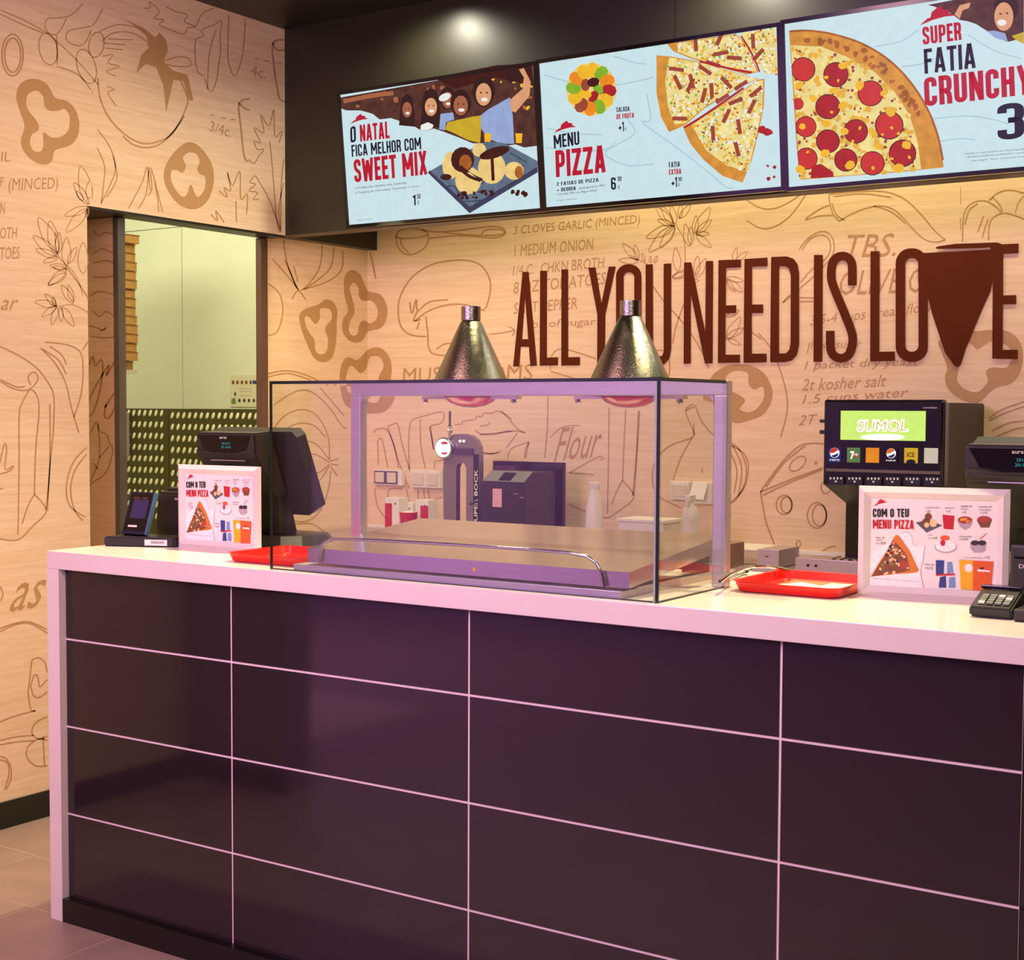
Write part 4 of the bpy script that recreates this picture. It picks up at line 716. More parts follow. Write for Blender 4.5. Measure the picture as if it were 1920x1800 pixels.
def body3(P, t):
    for l in (g5((800,350),(1000,310),(1130,220)), g5((1000,500),(1150,480),(1300,420)), g5((1240,890),(1500,870),(1700,900),(1800,930)), g5((1280,1060),(1450,1040),(1550,1050)), g5((1500,260),(1700,380),(1900,440))): art(P, rib(l, 2.2), 'crease', t)
    O = g5((158,240),(300,228),(480,250),(700,320),(900,440),(1060,600),(1190,800),(1270,1000),(1305,1150),(1318,1255),(1000,1290),(600,1320),(240,1348),(215,1100),(190,700)); art(P, fill(O), 'crust', t)
    art(P, rib(g5((160,236),(300,230),(480,255),(700,325),(900,445),(1060,605),(1190,805),(1270,1005),(1312,1200)), 4), 'crust_dark', t)
    I = g5((170,340),(400,350),(600,430),(800,540),(950,690),(1060,860),(1120,1050),(1150,1268),(600,1315),(240,1340),(200,700)); art(P, fill(I), 'cheese', t)
    art(P, scatter(I, 200, 4.5, 1.2, 51), 'cheese2', t); art(P, scatter(I, 120, 2.5, 1.2, 52), 'ham', t); art(P, scatter(I, 120, 3.2, 1.2, 53), 'cheese', t)
    art(P, scatter(g5((200,300),(480,340),(700,430),(900,600),(1100,850),(1150,860),(1000,600),(780,400),(500,290)), 40, 4, 1.5, 54), 'crust_dark', t)
    scr = g5((112,195),(1920,-60),(1920,1262),(176,1392))
    for i, (x, y, r_) in enumerate(((265,520,92),(510,560,95),(770,700,98),(450,800,95),(285,950,80),(660,985,92),(910,940,108),(450,1060,90),(290,1190,84),(585,1200,88),(785,1225,92),(1010,1150,104),(225,780,45))):
        e = clipto(fill(ell(1440+x/4, y/4, r_/4, r_/4, 18)), O_reg) if i in (0, 12, 4, 8) else fill(ell(1440+x/4, y/4, r_/4, r_/4, 18))
        art(P, e, 'choc', t); e2 = clipto(fill(ell(1440+x/4, y/4, r_/4*.93, r_/4*.93, 18)), O_reg) if i in (0, 12, 4, 8) else fill(ell(1440+x/4, y/4, r_/4*.93, r_/4*.93, 18))
        art(P, e2, 'pep' if i % 2 else 'pep2', t)
    art(P, fill(g5((330,1240),(400,1230),(490,1290),(495,1328),(320,1338))), 'pep', t)
    Tt = []
    for x, y, s_ in ((565,490,22),(690,640,24),(490,680,18),(565,790,22),(340,740,20),(440,930,22),(575,985,20),(780,985,18),(915,835,26),(820,1095,18),(430,1150,22),(615,1240,24),(245,1270,22),(980,1262,26),(1040,1090,22),(235,640,22),(260,950,16),(870,700,16),(360,420,14),(440,580,10),(530,605,8),(480,840,8),(690,960,8),(860,1010,8),(930,960,8),(980,1000,8),(640,1060,8),(300,1140,8),(790,1260,9),(930,1190,8),(1060,1180,9)):
        Tt += fill([(a+random.uniform(-1, 1), b+random.uniform(-1, 1)) for a, b in ell(1440+x/4, y/4, s_/2.4, s_/2.9, 8, x)])
    art(P, Tt, 'yel', t)
    art(P, fill(g5((1200,38),(1290,20),(1500,-20),(1920,-80),(1920,330),(1860,300),(1800,315),(1700,280),(1640,230),(1560,180),(1500,160),(1440,150),(1400,120),(1330,75),(1290,70),(1250,50))), 'brown', t)
    art(P, fill(ell(1440+1790/4, 60/4, 24, 26, 14)), 'hair', t); art(P, fill(ell(1440+1770/4, 125/4, 18, 27, 16)), 'skin', t); art(P, fill(ell(1440+1755/4, 170/4, 9, 6, 10)), 'white', t); art(P, fill(ell(1440+1745/4, 105/4, 2.5, 1.8, 6))+fill(ell(1440+1795/4, 100/4, 2.5, 1.8, 6)), 'hair', t)
    art(P, fill(g5((1700,230),(1780,250),(1800,312),(1720,290),(1640,235))), 'shirt', t); art(P, fill(g5((1830,270),(1920,240),(1920,330),(1860,300))), 'yshirt', t); art(P, fill(g5((1400,110),(1440,40),(1520,20),(1510,60),(1460,80),(1440,140))), 'skin', t)
    roof(P, *g5((1140,80))[0], 67, t)
    T_(P, 'SUPER', *g5((1165,338),(1455,300),(1158,205)), 'red', t, .025); T_(P, 'FATIA', *g5((1178,555),(1562,510),(1170,370)), 'navy', t, .03); T_(P, 'CRUNCHY', *g5((1180,800),(1985,705),(1170,585)), 'red', t, .03)
    T_(P, '3', *g5((1725,1055),(1925,1035),(1722,785)), 'navy', t, .05)
    for k, s_ in enumerate(('*Limitado ao stock existente em restaurantes aderentes', 'EM RESTAURANTES ADERENTES. Consulte em loja', 'em vigor. Nao acumula com outras')):
        T_(P, s_, *g5((1470+30*k, 1160+27*k), (1990+25*k, 1118+27*k), (1470+30*k, 1147+27*k)), 'navy', t)
O_reg = S(1440, 0, 4, [(158,240),(700,240),(1318,700),(1318,1255),(240,1348),(215,1100),(190,700)])
screen([g3((378,700))[0], g3((445,1622))[0], g3((1762,455))[0], g3((1825,1495))[0]], 'leftmost menu screen, friends at a party above a plate of desserts, SWEET MIX', 0, 0, body1)
screen([g4((40,480))[0], g4((108,1552))[0], g4((1812,205))[0], g4((1878,1400))[0]], 'middle menu screen with pizza slices and a fruit bowl, MENU PIZZA', 0, 0, body2)
def br3(p):
    return p
screen([(1467.5,48.5), (1484,347.8), (1955,-32), (1968,311)], 'rightmost menu screen with a large pepperoni quarter pizza, SUPER FATIA CRUNCHY', 0, 0, body3)
# ------------------------------------------------------------------ glass guard
gg = thing('glass_guard', (1.44, .19, 1.1), 'clear glass sneeze guard with a satin steel rear frame on the counter', 'glass guard')
x0, x1, y0, y1, zt = .866, 2.011, .027, .355, 1.592
def pane(name, a, b, edge_axes):
    o = MB().box(a, b).build(name, 'pane_glass', gg); return o
G = .008
p = pane('glass_pane', (x0+.001, y0+.0005, 1.101), (x1-.0005, y0+G, zt-G-.0005), 0)
pane('glass_pane', (x1-G, y0+G+.0005, 1.101), (x1-.0005, y1, zt-G-.0005), 0)
pane('glass_pane', (x0, y0, zt-G), (x1, y1, zt-.0005), 0)
e = .0012
MB().box((x0-e, y0-.0005, 1.101), (x0+.001, y0+G, zt)).build('pane_edge', 'glass_edge', gg)
MB().box((x1-G, y0-e, 1.101), (x1, y0, zt-G)).build('pane_edge', 'glass_edge', gg)
MB().box((x1-G-.005, y0-e-.0008, 1.101), (x1-G, y0+.002, zt-G)).build('corner_highlight', mat('edge_light', (160, 172, 160), .3, noise=.04, nscale=9), gg)  # added pale strip, paints the highlight along the glass corner
MB().box((x0, y0-e, zt-G), (x1+e, y0, zt)).build('pane_edge', 'glass_edge', gg)
MB().box((x1, y0, zt-G), (x1+e, y1, zt)).build('pane_edge', 'glass_edge', gg)
MB().box((x0-e, y0, zt-G), (x0, y1, zt)).build('pane_edge', 'glass_edge', gg)
MB().box((x1-G, y0+G, 1.1), (x1, y1, 1.1025)).box((x0, y0, 1.1), (x1, y0+G, 1.1025)).build('pane_edge', 'glass_edge', gg)
fr = MB().box((x0-.004, y1+.001, 1.1), (x0+.032, y1+.03, zt-.035), .003).box((x1-.032, y1+.001, 1.1), (x1+.004, y1+.03, zt-.035), .003).box((x0-.004, y1+.001, zt-.036), (x1+.004, y1+.03, zt), .003)
for sx, xx in ((1, x0+.032), (-1, x1-.032)): # rounded inner corners
    P_ = [(xx, zt-.036), (xx, zt-.036-.022)]
    for k in range(5): t_ = math.pi/2*k/4; P_.append((xx+sx*(.022-.022*math.cos(t_)), zt-.058+.022*math.sin(t_)))
    fr.prism(P_[:1]+P_[2:], 1, y1+.001, y1+.03)
fr.build('rear_frame', 'steel_satin', gg)
# ------------------------------------------------------------------ heat lamps
def lamp(xc, yc, label, zc):
    t = thing('heat_lamp', (xc, yc, 1.53), label, 'lamp', 'heat lamps behind the glass guard')
    MB().lathe((xc, yc, 0), [(.024, zc-.04), (.027, zc-.038), (.027, zc), (.02, zc+.001)], 32).build('cap', 'cone_steel', t, True)
    MB().lathe((xc, yc, 0), [(.025, zc-.04), (.03, zc-.045), (.115, 1.575), (.118, 1.567), (.112, 1.567), (.028, zc-.05)], 48).build('shade', 'cone_steel', t, True)
    MB().lathe((xc, yc, 0), [(.03, 1.60), (.06, 1.575), (.073, 1.562), (.074, 1.553), (.062, 1.541), (.04, 1.531), (.015, 1.5265), (.002, 1.526)], 32).build('bulb', 'bulb_red', t, True)
    MB().box((xc-.16, yc-.014, 1.549), (xc-.074, yc+.014, 1.556)).box((xc+.074, yc-.014, 1.549), (xc+.16, yc+.014, 1.56)).build('cross_bar', 'steel', t)
    MB().lathe((xc-.15, yc-.01, 1.536), [(.004, 0), (.008, .004), (.008, .013)], 12).lathe((xc+.15, yc-.01, 1.536), [(.004, 0), (.008, .004), (.008, .013)], 12).build('screw_knob', 'chrome', t, True)
    MB().box((xc-.1, y1+.0295, 1.556), (xc-.08, yc+.01, 1.567)).box((xc+.08, y1+.0295, 1.556), (xc+.1, yc+.01, 1.567)).build('bracket', 'steel', t)
c = at(883, 575, 1, .52)
lamp(c.x, .52, 'chrome cone heat lamp with red bulb above the left part of the glass guard', c.z)
c = at(1182, 564, 1, .52)
lamp(c.x, .52, 'chrome cone heat lamp with red bulb near the right corner of the glass guard', c.z)
# ------------------------------------------------------------------ heated display plate
hp = thing('heated_plate', (1.43, .3, 1.1), 'low stainless steel heated display plate with curved handle inside the glass guard', 'warmer')
def slab(x0, x1, y0, z0, y1, z1, th0, th1): # sloping slab, front (y0,z0) to back (y1,z1)
    return [(x0, y0, z0-th0), (x1, y0, z0-th0), (x1, y1, z1-th1), (x0, y1, z1-th1), (x0, y0, z0), (x1, y0, z0), (x1, y1, z1), (x0, y1, z1)]
MB().hexa(slab(.975, 1.925, .05, 1.16, .53, 1.208, .037, .037)).build('top_plate', 'steel', hp)
MB().box((.937, .037, 1.1), (1.912, .11, 1.117), .001).box((.975, .11, 1.1), (1.0, .52, 1.12)).box((1.887, .11, 1.1), (1.912, .52, 1.12)).build('base', 'steel_satin', hp)
MB().box((.99, .49, 1.12), (1.91, .52, 1.168)).build('rear_riser', 'steel_satin', hp)
MB().box((1.5, .0485, 1.134), (1.508, .0505, 1.143)).build('warning_sticker', 'print_yellow', hp)
hpts = [(.985, .042, 1.118), (.987, .042, 1.15), (1.0, .042, 1.168), (1.03, .042, 1.178), (1.3, .042, 1.179), (1.78, .042, 1.179), (1.835, .042, 1.173), (1.86, .042, 1.158), (1.873, .042, 1.138), (1.876, .042, 1.118)]
MB().tube([at(585+13, 1053, 1, .042)] + [at(*p_, 1, .042) for p_ in ((600,1035),(606,1020),(622,1010),(700,1013),(850,1021),(1000,1031),(1070,1037),(1100,1043),(1118,1055),(1128,1075),(1133,1100))], .0042, 10).build('handle', 'chrome', hp, True)
MB().box((1.78, .555, 1.12), (1.925, .662, 1.183), .002).build('control_box', mat('brown_steel', (120, 92, 76), .35, .6, noise=.06, nscale=8), hp)
MB().box((1.8, .555, 1.1), (1.82, .66, 1.12)).box((1.89, .555, 1.1), (1.91, .66, 1.12)).build('foot', 'steel', hp)
# ------------------------------------------------------------------ trays
def tray(xa, xb, ya, yb_, label):
    t = thing('tray', ((xa+xb)/2, (ya+yb_)/2, 1.1), label, 'tray', 'red serving trays on the counter')
    def rr2(x0, y0, x1, y1, r, z):
        P_ = []
        for cx, cy_, s0 in ((x1-r, y0+r, -90), (x1-r, y1-r, 0), (x0+r, y1-r, 90), (x0+r, y0+r, 180)):
            for k in range(6): a = math.radians(s0+18*k); P_.append((cx+r*math.cos(a), cy_+r*math.sin(a), z))
        return P_
    m = MB(); loops = [rr2(xa+.02, ya+.02, xb-.02, yb_-.02, .02, 1.1005), rr2(xa+.012, ya+.012, xb-.012, yb_-.012, .026, 1.103), rr2(xa+.004, ya+.004, xb-.004, yb_-.004, .03, 1.124), rr2(xa, ya, xb, yb_, .033, 1.126), rr2(xa, ya, xb, yb_, .033, 1.123), rr2(xa+.002, ya+.002, xb-.002, yb_-.002, .032, 1.121)]
    inner = [rr2(xa+.007, ya+.007, xb-.007, yb_-.007, .028, 1.1245), rr2(xa+.016, ya+.016, xb-.016, yb_-.016, .022, 1.106), rr2(xa+.022, ya+.022, xb-.022, yb_-.022, .02, 1.1035)]
    allr = loops[:3]+[loops[3]]+inner; n = 24
    for l in allr: m.v += [Vector(p_) for p_ in l]
    for j in range(len(allr)-1):
        for i in range(n): m.f.append((j*n+i, j*n+(i+1) % n, (j+1)*n+(i+1) % n, (j+1)*n+i))
    m.f.append(tuple(range(n))[::-1]); m.f.append(tuple((len(allr)-1)*n+i for i in range(n)))
    m.build('tray_body', 'tray_red', t, True); return t
tray(.632, .925, .085, .345, 'red plastic serving tray beside the left framed menu card, partly inside the glass guard')
tray(2.05, 2.318, .298, .60, 'red plastic serving tray with papers, right of the glass guard')
t = thing('paper_sheet', (2.15, .42, 1.106), 'blank white sheet of paper lying on the right red tray', 'paper')
MB().add([(2.085, .365, 1.1065), (2.2, .335, 1.1065), (2.262, .44, 1.107), (2.14, .52, 1.107)], [(0, 1, 2, 3)]).add([(2.085, .365, 1.1055), (2.2, .335, 1.1055), (2.262, .44, 1.1055), (2.14, .52, 1.1055)], [(3, 2, 1, 0)]).build('sheet', 'paper', t)
t = thing('leaflet', (2.2, .46, 1.104), 'printed orange and white leaflet lying on the right red tray under the sheet', 'leaflet')
MB().box((2.1, .33, 1.1038), (2.29, .57, 1.1046)).build('sheet', mat('leaflet_orange', (214, 120, 80), .6, noise=.35, nscale=45), t)
MB().box((2.2, .41, 1.1047), (2.288, .56, 1.105)).build('print_panel', mat('leaflet_white', (230, 214, 200), .6, noise=.08, nscale=60), t)
# ------------------------------------------------------------------ framed menu cards
FP = Plane((2.322, .406, 1.1), (.321, .053, 0), (.053, -.321, 0))
fW, fH = .326, .2515
fq = lambda *p: S(1600, 900, 6.4, p)
class Sub(Plane):
    def __init__(s, O, U, N): super().__init__(O, U, N)
    def uv(s, p): return FP.uv(p)
def menucard(O, ang, label, wscale=1.0):
    U = Vector((math.cos(ang), math.sin(ang), 0)); N = Vector((math.sin(ang), -math.cos(ang), 0)); P = Sub(O, U, N); O = Vector(O)
    t = thing('menu_card', O+U*fW/2, label, 'menu card', 'framed menu cards on the counter')
    def at_(u, v, d): return P.at(u, v, d)
    b = .026
    for a, q, c_, d_ in (((0,0),(fW,0),(fW-b,b),(b,b)), ((fW,0),(fW,fH),(fW-b,fH-b),(fW-b,b)), ((fW,fH),(0,fH),(b,fH-b),(fW-b,fH-b)), ((0,fH),(0,0),(b,b),(b,fH-b))):
        pts = [at_(*a, -.006), at_(*q, -.006), at_(*c_, -.006), at_(*d_, -.006), at_(*a, .002), at_(*q, .002), at_(*c_, .0015), at_(*d_, .0015)]
        m_ = MB()
        mid = lambda A, B: ((A[0]+B[0])/2, (A[1]+B[1])/2)
        e1, e2 = mid(a, d_), mid(q, c_)
        m_.v = [at_(*a, -.006), at_(*q, -.006), at_(*q, .004), at_(*a, .004), at_(*e1, .012), at_(*e2, .012), at_(*d_, .002), at_(*c_, .002), at_(*d_, -.006), at_(*c_, -.006)]
        m_.f = [(0,1,2,3), (3,2,5,4), (4,5,7,6), (6,7,9,8), (8,9,1,0), (0,3,4,6,8), (1,9,7,5,2)]
        m_.build('frame_rail', 'frame_white', t)
    MB().hexa([at_(b-.002, b-.002, -.004), at_(fW-b+.002, b-.002, -.004), at_(fW-b+.002, fH-b+.002, -.004), at_(b-.002, fH-b+.002, -.004), at_(b-.002, b-.002, 0), at_(fW-b+.002, b-.002, 0), at_(fW-b+.002, fH-b+.002, 0), at_(b-.002, fH-b+.002, 0)]).build('card', 'paper', t)
    MB().hexa([at_(fW*.35, 0, -.045), at_(fW*.65, 0, -.045), at_(fW*.65, .004, -.045), at_(fW*.35, .004, -.045), at_(fW*.35, fH*.6, -.008), at_(fW*.65, fH*.6, -.008), at_(fW*.65, fH*.62, -.006), at_(fW*.35, fH*.62, -.006)]).build('easel_back', 'frame_white', t)
    lv = [0]
    def A(tris, m): lv[0] += 1; pr(P, tris, 'print_'+m, t, 'picture', .0003+.00004*lv[0])
    def X(s, a_, b_, c_, m='ink_black', bold=0):
      if bold: head(P, s, *fq(a_, b_, c_), m, t, .0018, .17)
      else: txt(P, s, *fq(a_, b_, c_), m, t, .0016, bold)
    f_ = lambda *p: fq(*p)
    roof(P, *fq((240,247))[0], 26, t, 'ink_red')
    X('COM O TEU', (235,445), (668,445), (235,345), 'ink_black', .02); X('MENU PIZZA', (235,582), (728,590), (235,475), 'ink_red', .025)
    A(fill(f_((580,640),(640,625),(690,650),(720,760),(790,790),(860,800),(800,1100),(830,1310),(190,1280),(190,900))), 'white')
    A(rib(f_((580,640),(640,625),(690,650),(720,760),(760,790)), 1)+rib(f_((860,790),(840,950),(810,1100),(850,1310)), 1.6)+rib(f_((240,1180),(780,1220)), .8)+rib(f_((250,1290),(760,1300)), .8), 'grey')
    A(fill(f_((515,655),(560,680),(680,850),(750,1000),(790,1080),(760,1110),(640,1120),(500,1130),(300,1150),(205,1162),(290,1020),(400,850),(480,700))), 'crust')
    pz = f_((480,720),(560,800),(640,900),(680,1080),(560,1110),(300,1145),(225,1155),(300,1030),(420,850))
    A(fill(pz), 'brown'); A(scatter(pz, 26, 3.0, 1.1, 61), 'cheese'); A(scatter(pz, 14, 3, 1.1, 62), 'pep'); A(scatter(pz, 12, 2.4, 1.1, 63), 'dark'); A(scatter(pz, 8, 2.4, 1.1, 64), 'green'); A(fill(ell(1600+605/6.4, 900+1020/6.4, 8, 8, 12)), 'pep')
    A(fill(f_((750,510),(900,480),(1070,545),(880,632))), 'slate'); A(fill(ell(1600+900/6.4, 900+440/6.4, 7, 7, 10))+fill(ell(1600+870/6.4, 900+510/6.4, 8, 8, 10)), 'brown'); A(fill(ell(1600+960/6.4, 900+520/6.4, 7, 7, 10))+fill(ell(1600+880/6.4, 900+540/6.4, 5, 5, 8)), 'cheese')
    A(fill(f_((1070,415),(1215,430),(1200,595),(1085,585))), 'red')
    A(fill(f_((1255,500),(1435,500),(1400,570),(1340,600),(1280,560))), 'grey'); A(fill(ell(1600+1340/6.4, 900+480/6.4, 14, 7, 12)), 'pep'); A(scatter(f_((1260,460),(1430,460),(1420,500),(1270,505)), 8, 2, 1, 65), 'yellow')
    A(fill(f_((1480,480),(1560,440),(1665,470),(1630,570),(1530,570))), 'brown'); A(fill(ell(1600+1570/6.4, 900+470/6.4, 13, 6, 12)), 'pep')
    A(fill(ell(1600+1110/6.4, 900+800/6.4, 21, 12, 18)), 'grey'); A(fill(ell(1600+1110/6.4, 900+790/6.4, 19.5, 11, 18)), 'white'); A(fill(ell(1600+1100/6.4, 900+695/6.4, 9, 5, 10)), 'orange'); A(fill(ell(1600+1075/6.4, 900+755/6.4, 5, 6, 8)), 'red')
    A(fill(f_((1400,750),(1590,740),(1590,840),(1540,870),(1450,870),(1405,820))), 'grey'); A(fill(ell(1600+1460/6.4, 900+755/6.4, 8, 5, 10))+fill(ell(1600+1545/6.4, 900+755/6.4, 8, 5, 10)), 'dark'); A(rib(f_((1520,710),(1600,640)), 1.5), 'orange')
    A(fill(f_((990,960),(1090,965),(1085,1130),(992,1130)))+fill(f_((1040,1165),(1110,1150),(1115,1290),(1025,1290))), 'blue'); A(fill(f_((1125,985),(1185,980),(1200,1110),(1125,1120)))+fill(f_((1150,1170),(1220,1160),(1225,1290),(1145,1290))), 'sky'); A(fill(f_((992,1130),(1220,1120),(1222,1140),(992,1150))), 'red')
    A(fill(f_((1270,955),(1450,965),(1440,1320),(1290,1310))), 'yellow'); A(fill(f_((1435,965),(1685,980),(1650,1330),(1435,1325))), 'orange'); A(fill(ell(1600+1385/6.4, 900+1055/6.4, 8, 8, 12)), 'white'); A(fill(f_((1490,1070),(1640,1085),(1640,1105),(1490,1095))), 'white'); A(fill(f_((1520,1050),(1570,1045),(1560,1070),(1520,1070))), 'dark')
    for s, a_, b_, c_ in (('profiteroles', (865,345), (1035,345), (865,320)), ('+2€', (870,390), (925,390), (870,360)), ('gelatina', (1100,345), (1220,345), (1100,325)), ('+1€', (1110,390), (1165,390), (1110,362)), ('salada de', (1290,325), (1425,325), (1290,300)), ('fruta', (1290,357), (1370,357), (1290,338)), ('+1€', (1300,400), (1355,400), (1300,372)), ('mousse de', (1505,330), (1665,330), (1505,308)), ('chocolate', (1505,365), (1650,368), (1505,345)), ('+2,50€', (1520,405), (1610,405), (1520,380)), ('fatia de', (275,700), (375,700), (275,680)), ('pizza', (275,735), (345,735), (275,712)), ('+1,95€', (275,780), (390,775), (275,745)), ('cookie', (890,665), (955,665), (890,650)), ('+1,50€', (900,715), (1010,710), (900,685)), ('cheesecake', (1270,685), (1420,685), (1270,665)), ('+2,50€', (1270,725), (1380,725), (1270,697)), ('bebida lata', (855,1020), (975,1025), (855,1000)), ('+0,75', (860,1075), (955,1080), (860,1040)), ('troca de bebida por', (1325,940), (1560,945), (1325,920)), ('+1€', (1575,945), (1635,945), (1575,910))):
        X(s, a_, b_, c_)
menucard((.237, .30, 1.1), math.radians(1), 'white framed menu card COM O TEU MENU PIZZA at the left end of the counter')
menucard(FP.O, math.atan2(.053, .321), 'white framed menu card COM O TEU MENU PIZZA beside the right red tray')
# ------------------------------------------------------------------ POS terminals
def pos(dx, dy, label):
    t = thing('pos_terminal', (.45+dx, .5+dy, 1.1), label, 'till', 'black tills on the counter')
    B = lambda: MB()
    def mv(m):
        for v in m.v: v.x += dx; v.y += dy
        return m
    xa, xb = .275, .61
    # main head: back face leans, bottom further towards the cashier
    n = [(xa, .405, 1.452), (xb-.012, .405, 1.452), (xb, .412, 1.435), (xb+.004, .497, 1.222), (xb-.03, .5, 1.2), (xa, .5, 1.2)]
    bk = [(x, y+.038, z+.012) for x, y, z in n]; m = MB(); m.v = [Vector(p_) for p_ in n+bk]; k = len(n)
    m.f = [tuple(range(k)), tuple(range(2*k-1, k-1, -1))]+[(i, i+k, (i+1) % k+k, (i+1) % k) for i in range(k)]
    mv(m).build('screen_housing', 'black_plastic', t)
    lcd = MB().hexa([Vector(p_) for p_ in [(xa+.02, .545, 1.225), (xb-.02, .545, 1.225), (xb-.02, .4555, 1.445), (xa+.02, .4555, 1.445), (xa+.02, .548, 1.226), (xb-.02, .548, 1.226), (xb-.02, .4585, 1.446), (xa+.02, .4585, 1.446)]])
    mv(lcd).build('touch_screen', 'gloss_black', t)
    # rear bulge with customer display
    bu = MB().prism([(.33, 1.448), (.404, 1.452), (.47, 1.26), (.43, 1.255), (.36, 1.345), (.345, 1.365), (.335, 1.385)], 0, xa-.0, xa+.245, .006)
    mv(bu).build('rear_cover', 'dark_plastic', t)
    dz = [(xa+.012, .3285, 1.44), (xa+.228, .3285, 1.44), (xa+.205, .3315, 1.398), (xa+.16, .3322, 1.391), (xa+.08, .3322, 1.391), (xa+.035, .3315, 1.398)]
    d2 = [(x, y+.004, z) for x, y, z in dz]; m = MB(); m.v = [Vector(p_) for p_ in dz+d2]; k = 6; m.f = [tuple(range(k)), tuple(range(2*k-1, k-1, -1))]+[(i, i+k, (i+1) % k+k, (i+1) % k) for i in range(k)]
    mv(m).build('customer_display', 'gloss_black', t)
    mv(MB().tube([(xa+.005, .331, 1.395), (xa+.07, .332, 1.386), (xa+.17, .332, 1.386), (xa+.235, .331, 1.395)], .0022, 6)).build('trim_strip', 'dark_plastic', t)
    mv(MB().box((xa+.05, .345, 1.364), (xa+.19, .352, 1.367))).build('slot', 'steel_satin', t)
    PP = Plane((0, .3275+dy, 0), (1, 0, 0), (0, -1, 0))
    def wtxt(s, x, z, w_, h_, mm):
        g, fs = glyphs(s, 0, 0); m = MB(); m.flat = 1
        for gx, gy in g: m.v.append(Vector((x+gx*w_+dx, .3265+dy, z+gy*h_)))
        m.f = [tuple(f) for f in fs]; m.build('lettering', mm, t)
    wtxt('2014/12', xa+.115, 1.413, .035, .007, 'lit_cyan'); wtxt('20:14:05', xa+.112, 1.402, .04, .007, 'lit_cyan'); wtxt('aures', xa+.105, 1.43, .03, .006, 'white_plastic')
    nk = MB().prism([(.43, 1.27), (.5, 1.24), (.53, 1.14), (.44, 1.14)], 0, xa+.09, xa+.235, .006); mv(nk).build('neck', 'black_plastic', t)
    bs = MB(); tp = [(xa+.02, .38), (xa+.3, .38), (xa+.34, .43), (xa+.345, .57), (xa+.31, .62), (xa+.02, .62)]
    bs.v = [Vector((x, y, 1.112)) for x, y in tp]+[Vector((x-.02*(1 if x > .4 else -1), y+(.02 if y < .5 else -.02), 1.142)) for x, y in tp]
    bs.f = [tuple(range(5, -1, -1)), tuple(range(6, 12))]+[(i, (i+1) % 6, 6+(i+1) % 6, 6+i) for i in range(6)]
    mv(bs).build('base', 'black_plastic', t)
    for x, y in ((xa+.05, .41), (xa+.31, .45), (xa+.05, .59), (xa+.31, .56)): mv(MB().lathe((x, y, 1.1), [(.012, 0), (.012, .013)], 12)).build('foot', 'black_plastic', t)
    return t
pos(0, .0, 'black touch screen till seen from behind at the left end of the counter')
pos(2.265, .13, 'black touch screen till at the right edge, behind the right framed menu card')
t = thing('receipt_printer', (2.77, .64, 1.1), 'black receipt printer at the right edge under the right till', 'printer')
# sits beside the till base
# (kept low so the till head clears it)
MB().box((2.655, .30+.12, 1.1), (2.80, .50, 1.235), .006).build('printer_body', 'dark_plastic', t)
MB().box((2.665, .419, 1.205), (2.79, .42, 1.21)).build('paper_slot', 'gloss_black', t)
def wt(s, x, y, z, w_, h_, mm, t, face=-1):
    g, fs = glyphs(s, 0, 0); m = MB(); m.flat = 1
    for gx, gy in g: m.v.append(Vector((x+gx*w_, y, z+gy*h_)))
    m.f = [tuple(f) for f in fs]; m.build('lettering', mm, t)
wt('DIMA', 2.675, .4185, 1.185, .04, .009, 'white_plastic', t)
# left: receipt printer, dock, payment phone
t = thing('receipt_printer', (.24, .42, 1.1), 'black receipt printer behind the payment terminal at the left end of the counter', 'printer')
MB().prism([(.375, 1.1), (.365, 1.165), (.375, 1.255), (.39, 1.262), (.53, 1.262), (.53, 1.1)], 0, .06, .26, .006).build('printer_body', 'black_plastic', t)
MB().box((.075, .40, 1.262), (.245, .5, 1.272), .003).build('paper_lid', 'dark_plastic', t)
wt('aures', .14, .3725, 1.236, .028, .007, 'white_plastic', t)
t = thing('terminal_dock', (.15, .24, 1.1), 'flat black terminal cradle with a white barcode sticker at the left end', 'cradle')
dk = MB(); tp = [(.03, .185), (.235, .28), (.235, .36), (.02, .33)]
dk.prism([(p_[0], p_[1]) for p_ in tp], 2, 1.1, 1.13, .004)
dk.build('cradle_body', 'black_plastic', t)
sP0, sP1 = Vector((.15, .241, 1.105)), Vector((.215, .271, 1.105)); n_ = Vector((.42, -.907, 0))*.0015
sk = MB(); sk.flat = 1; sk.v = [sP0+n_, sP1+n_, sP1+n_+Vector((0, 0, .018)), sP0+n_+Vector((0, 0, .018))]; sk.f = [(0, 1, 2, 3)]; sk.build('barcode_sticker', 'paper', t)
sk = MB(); sk.flat = 1
for i in range(9):
    a_ = sP0.lerp(sP1, .3+.065*i); b_ = sP0.lerp(sP1, .33+.065*i); k = len(sk.v); sk.v += [a_+n_*1.3+Vector((0,0,.006)), b_+n_*1.3+Vector((0,0,.006)), b_+n_*1.3+Vector((0,0,.014)), a_+n_*1.3+Vector((0,0,.014))]; sk.f.append((k, k+1, k+2, k+3))
sk.build('barcode', 'ink_black', t)
t = thing('payment_phone', (.08, .26, 1.13), 'handheld payment terminal with a lit dark screen standing in the cradle, left end', 'card terminal')
PC = Plane((.045, .25, 1.145), (1, .12, 0), (.1, -.93, .35))
def slabP(P, u0, v0, u1, v1, d0, d1, bev=0): 
    m = MB().hexa([P.at(u0, v0, d0), P.at(u1, v0, d0), P.at(u1, v1, d0), P.at(u0, v1, d0), P.at(u0, v0, d1), P.at(u1, v0, d1), P.at(u1, v1, d1), P.at(u0, v1, d1)])
    return m
slabP(PC, -.005, -.01, .085, .125, -.02, -.001).build('body', mat('navy_plastic', (26, 30, 58), .3, noise=.05, nscale=20), t)
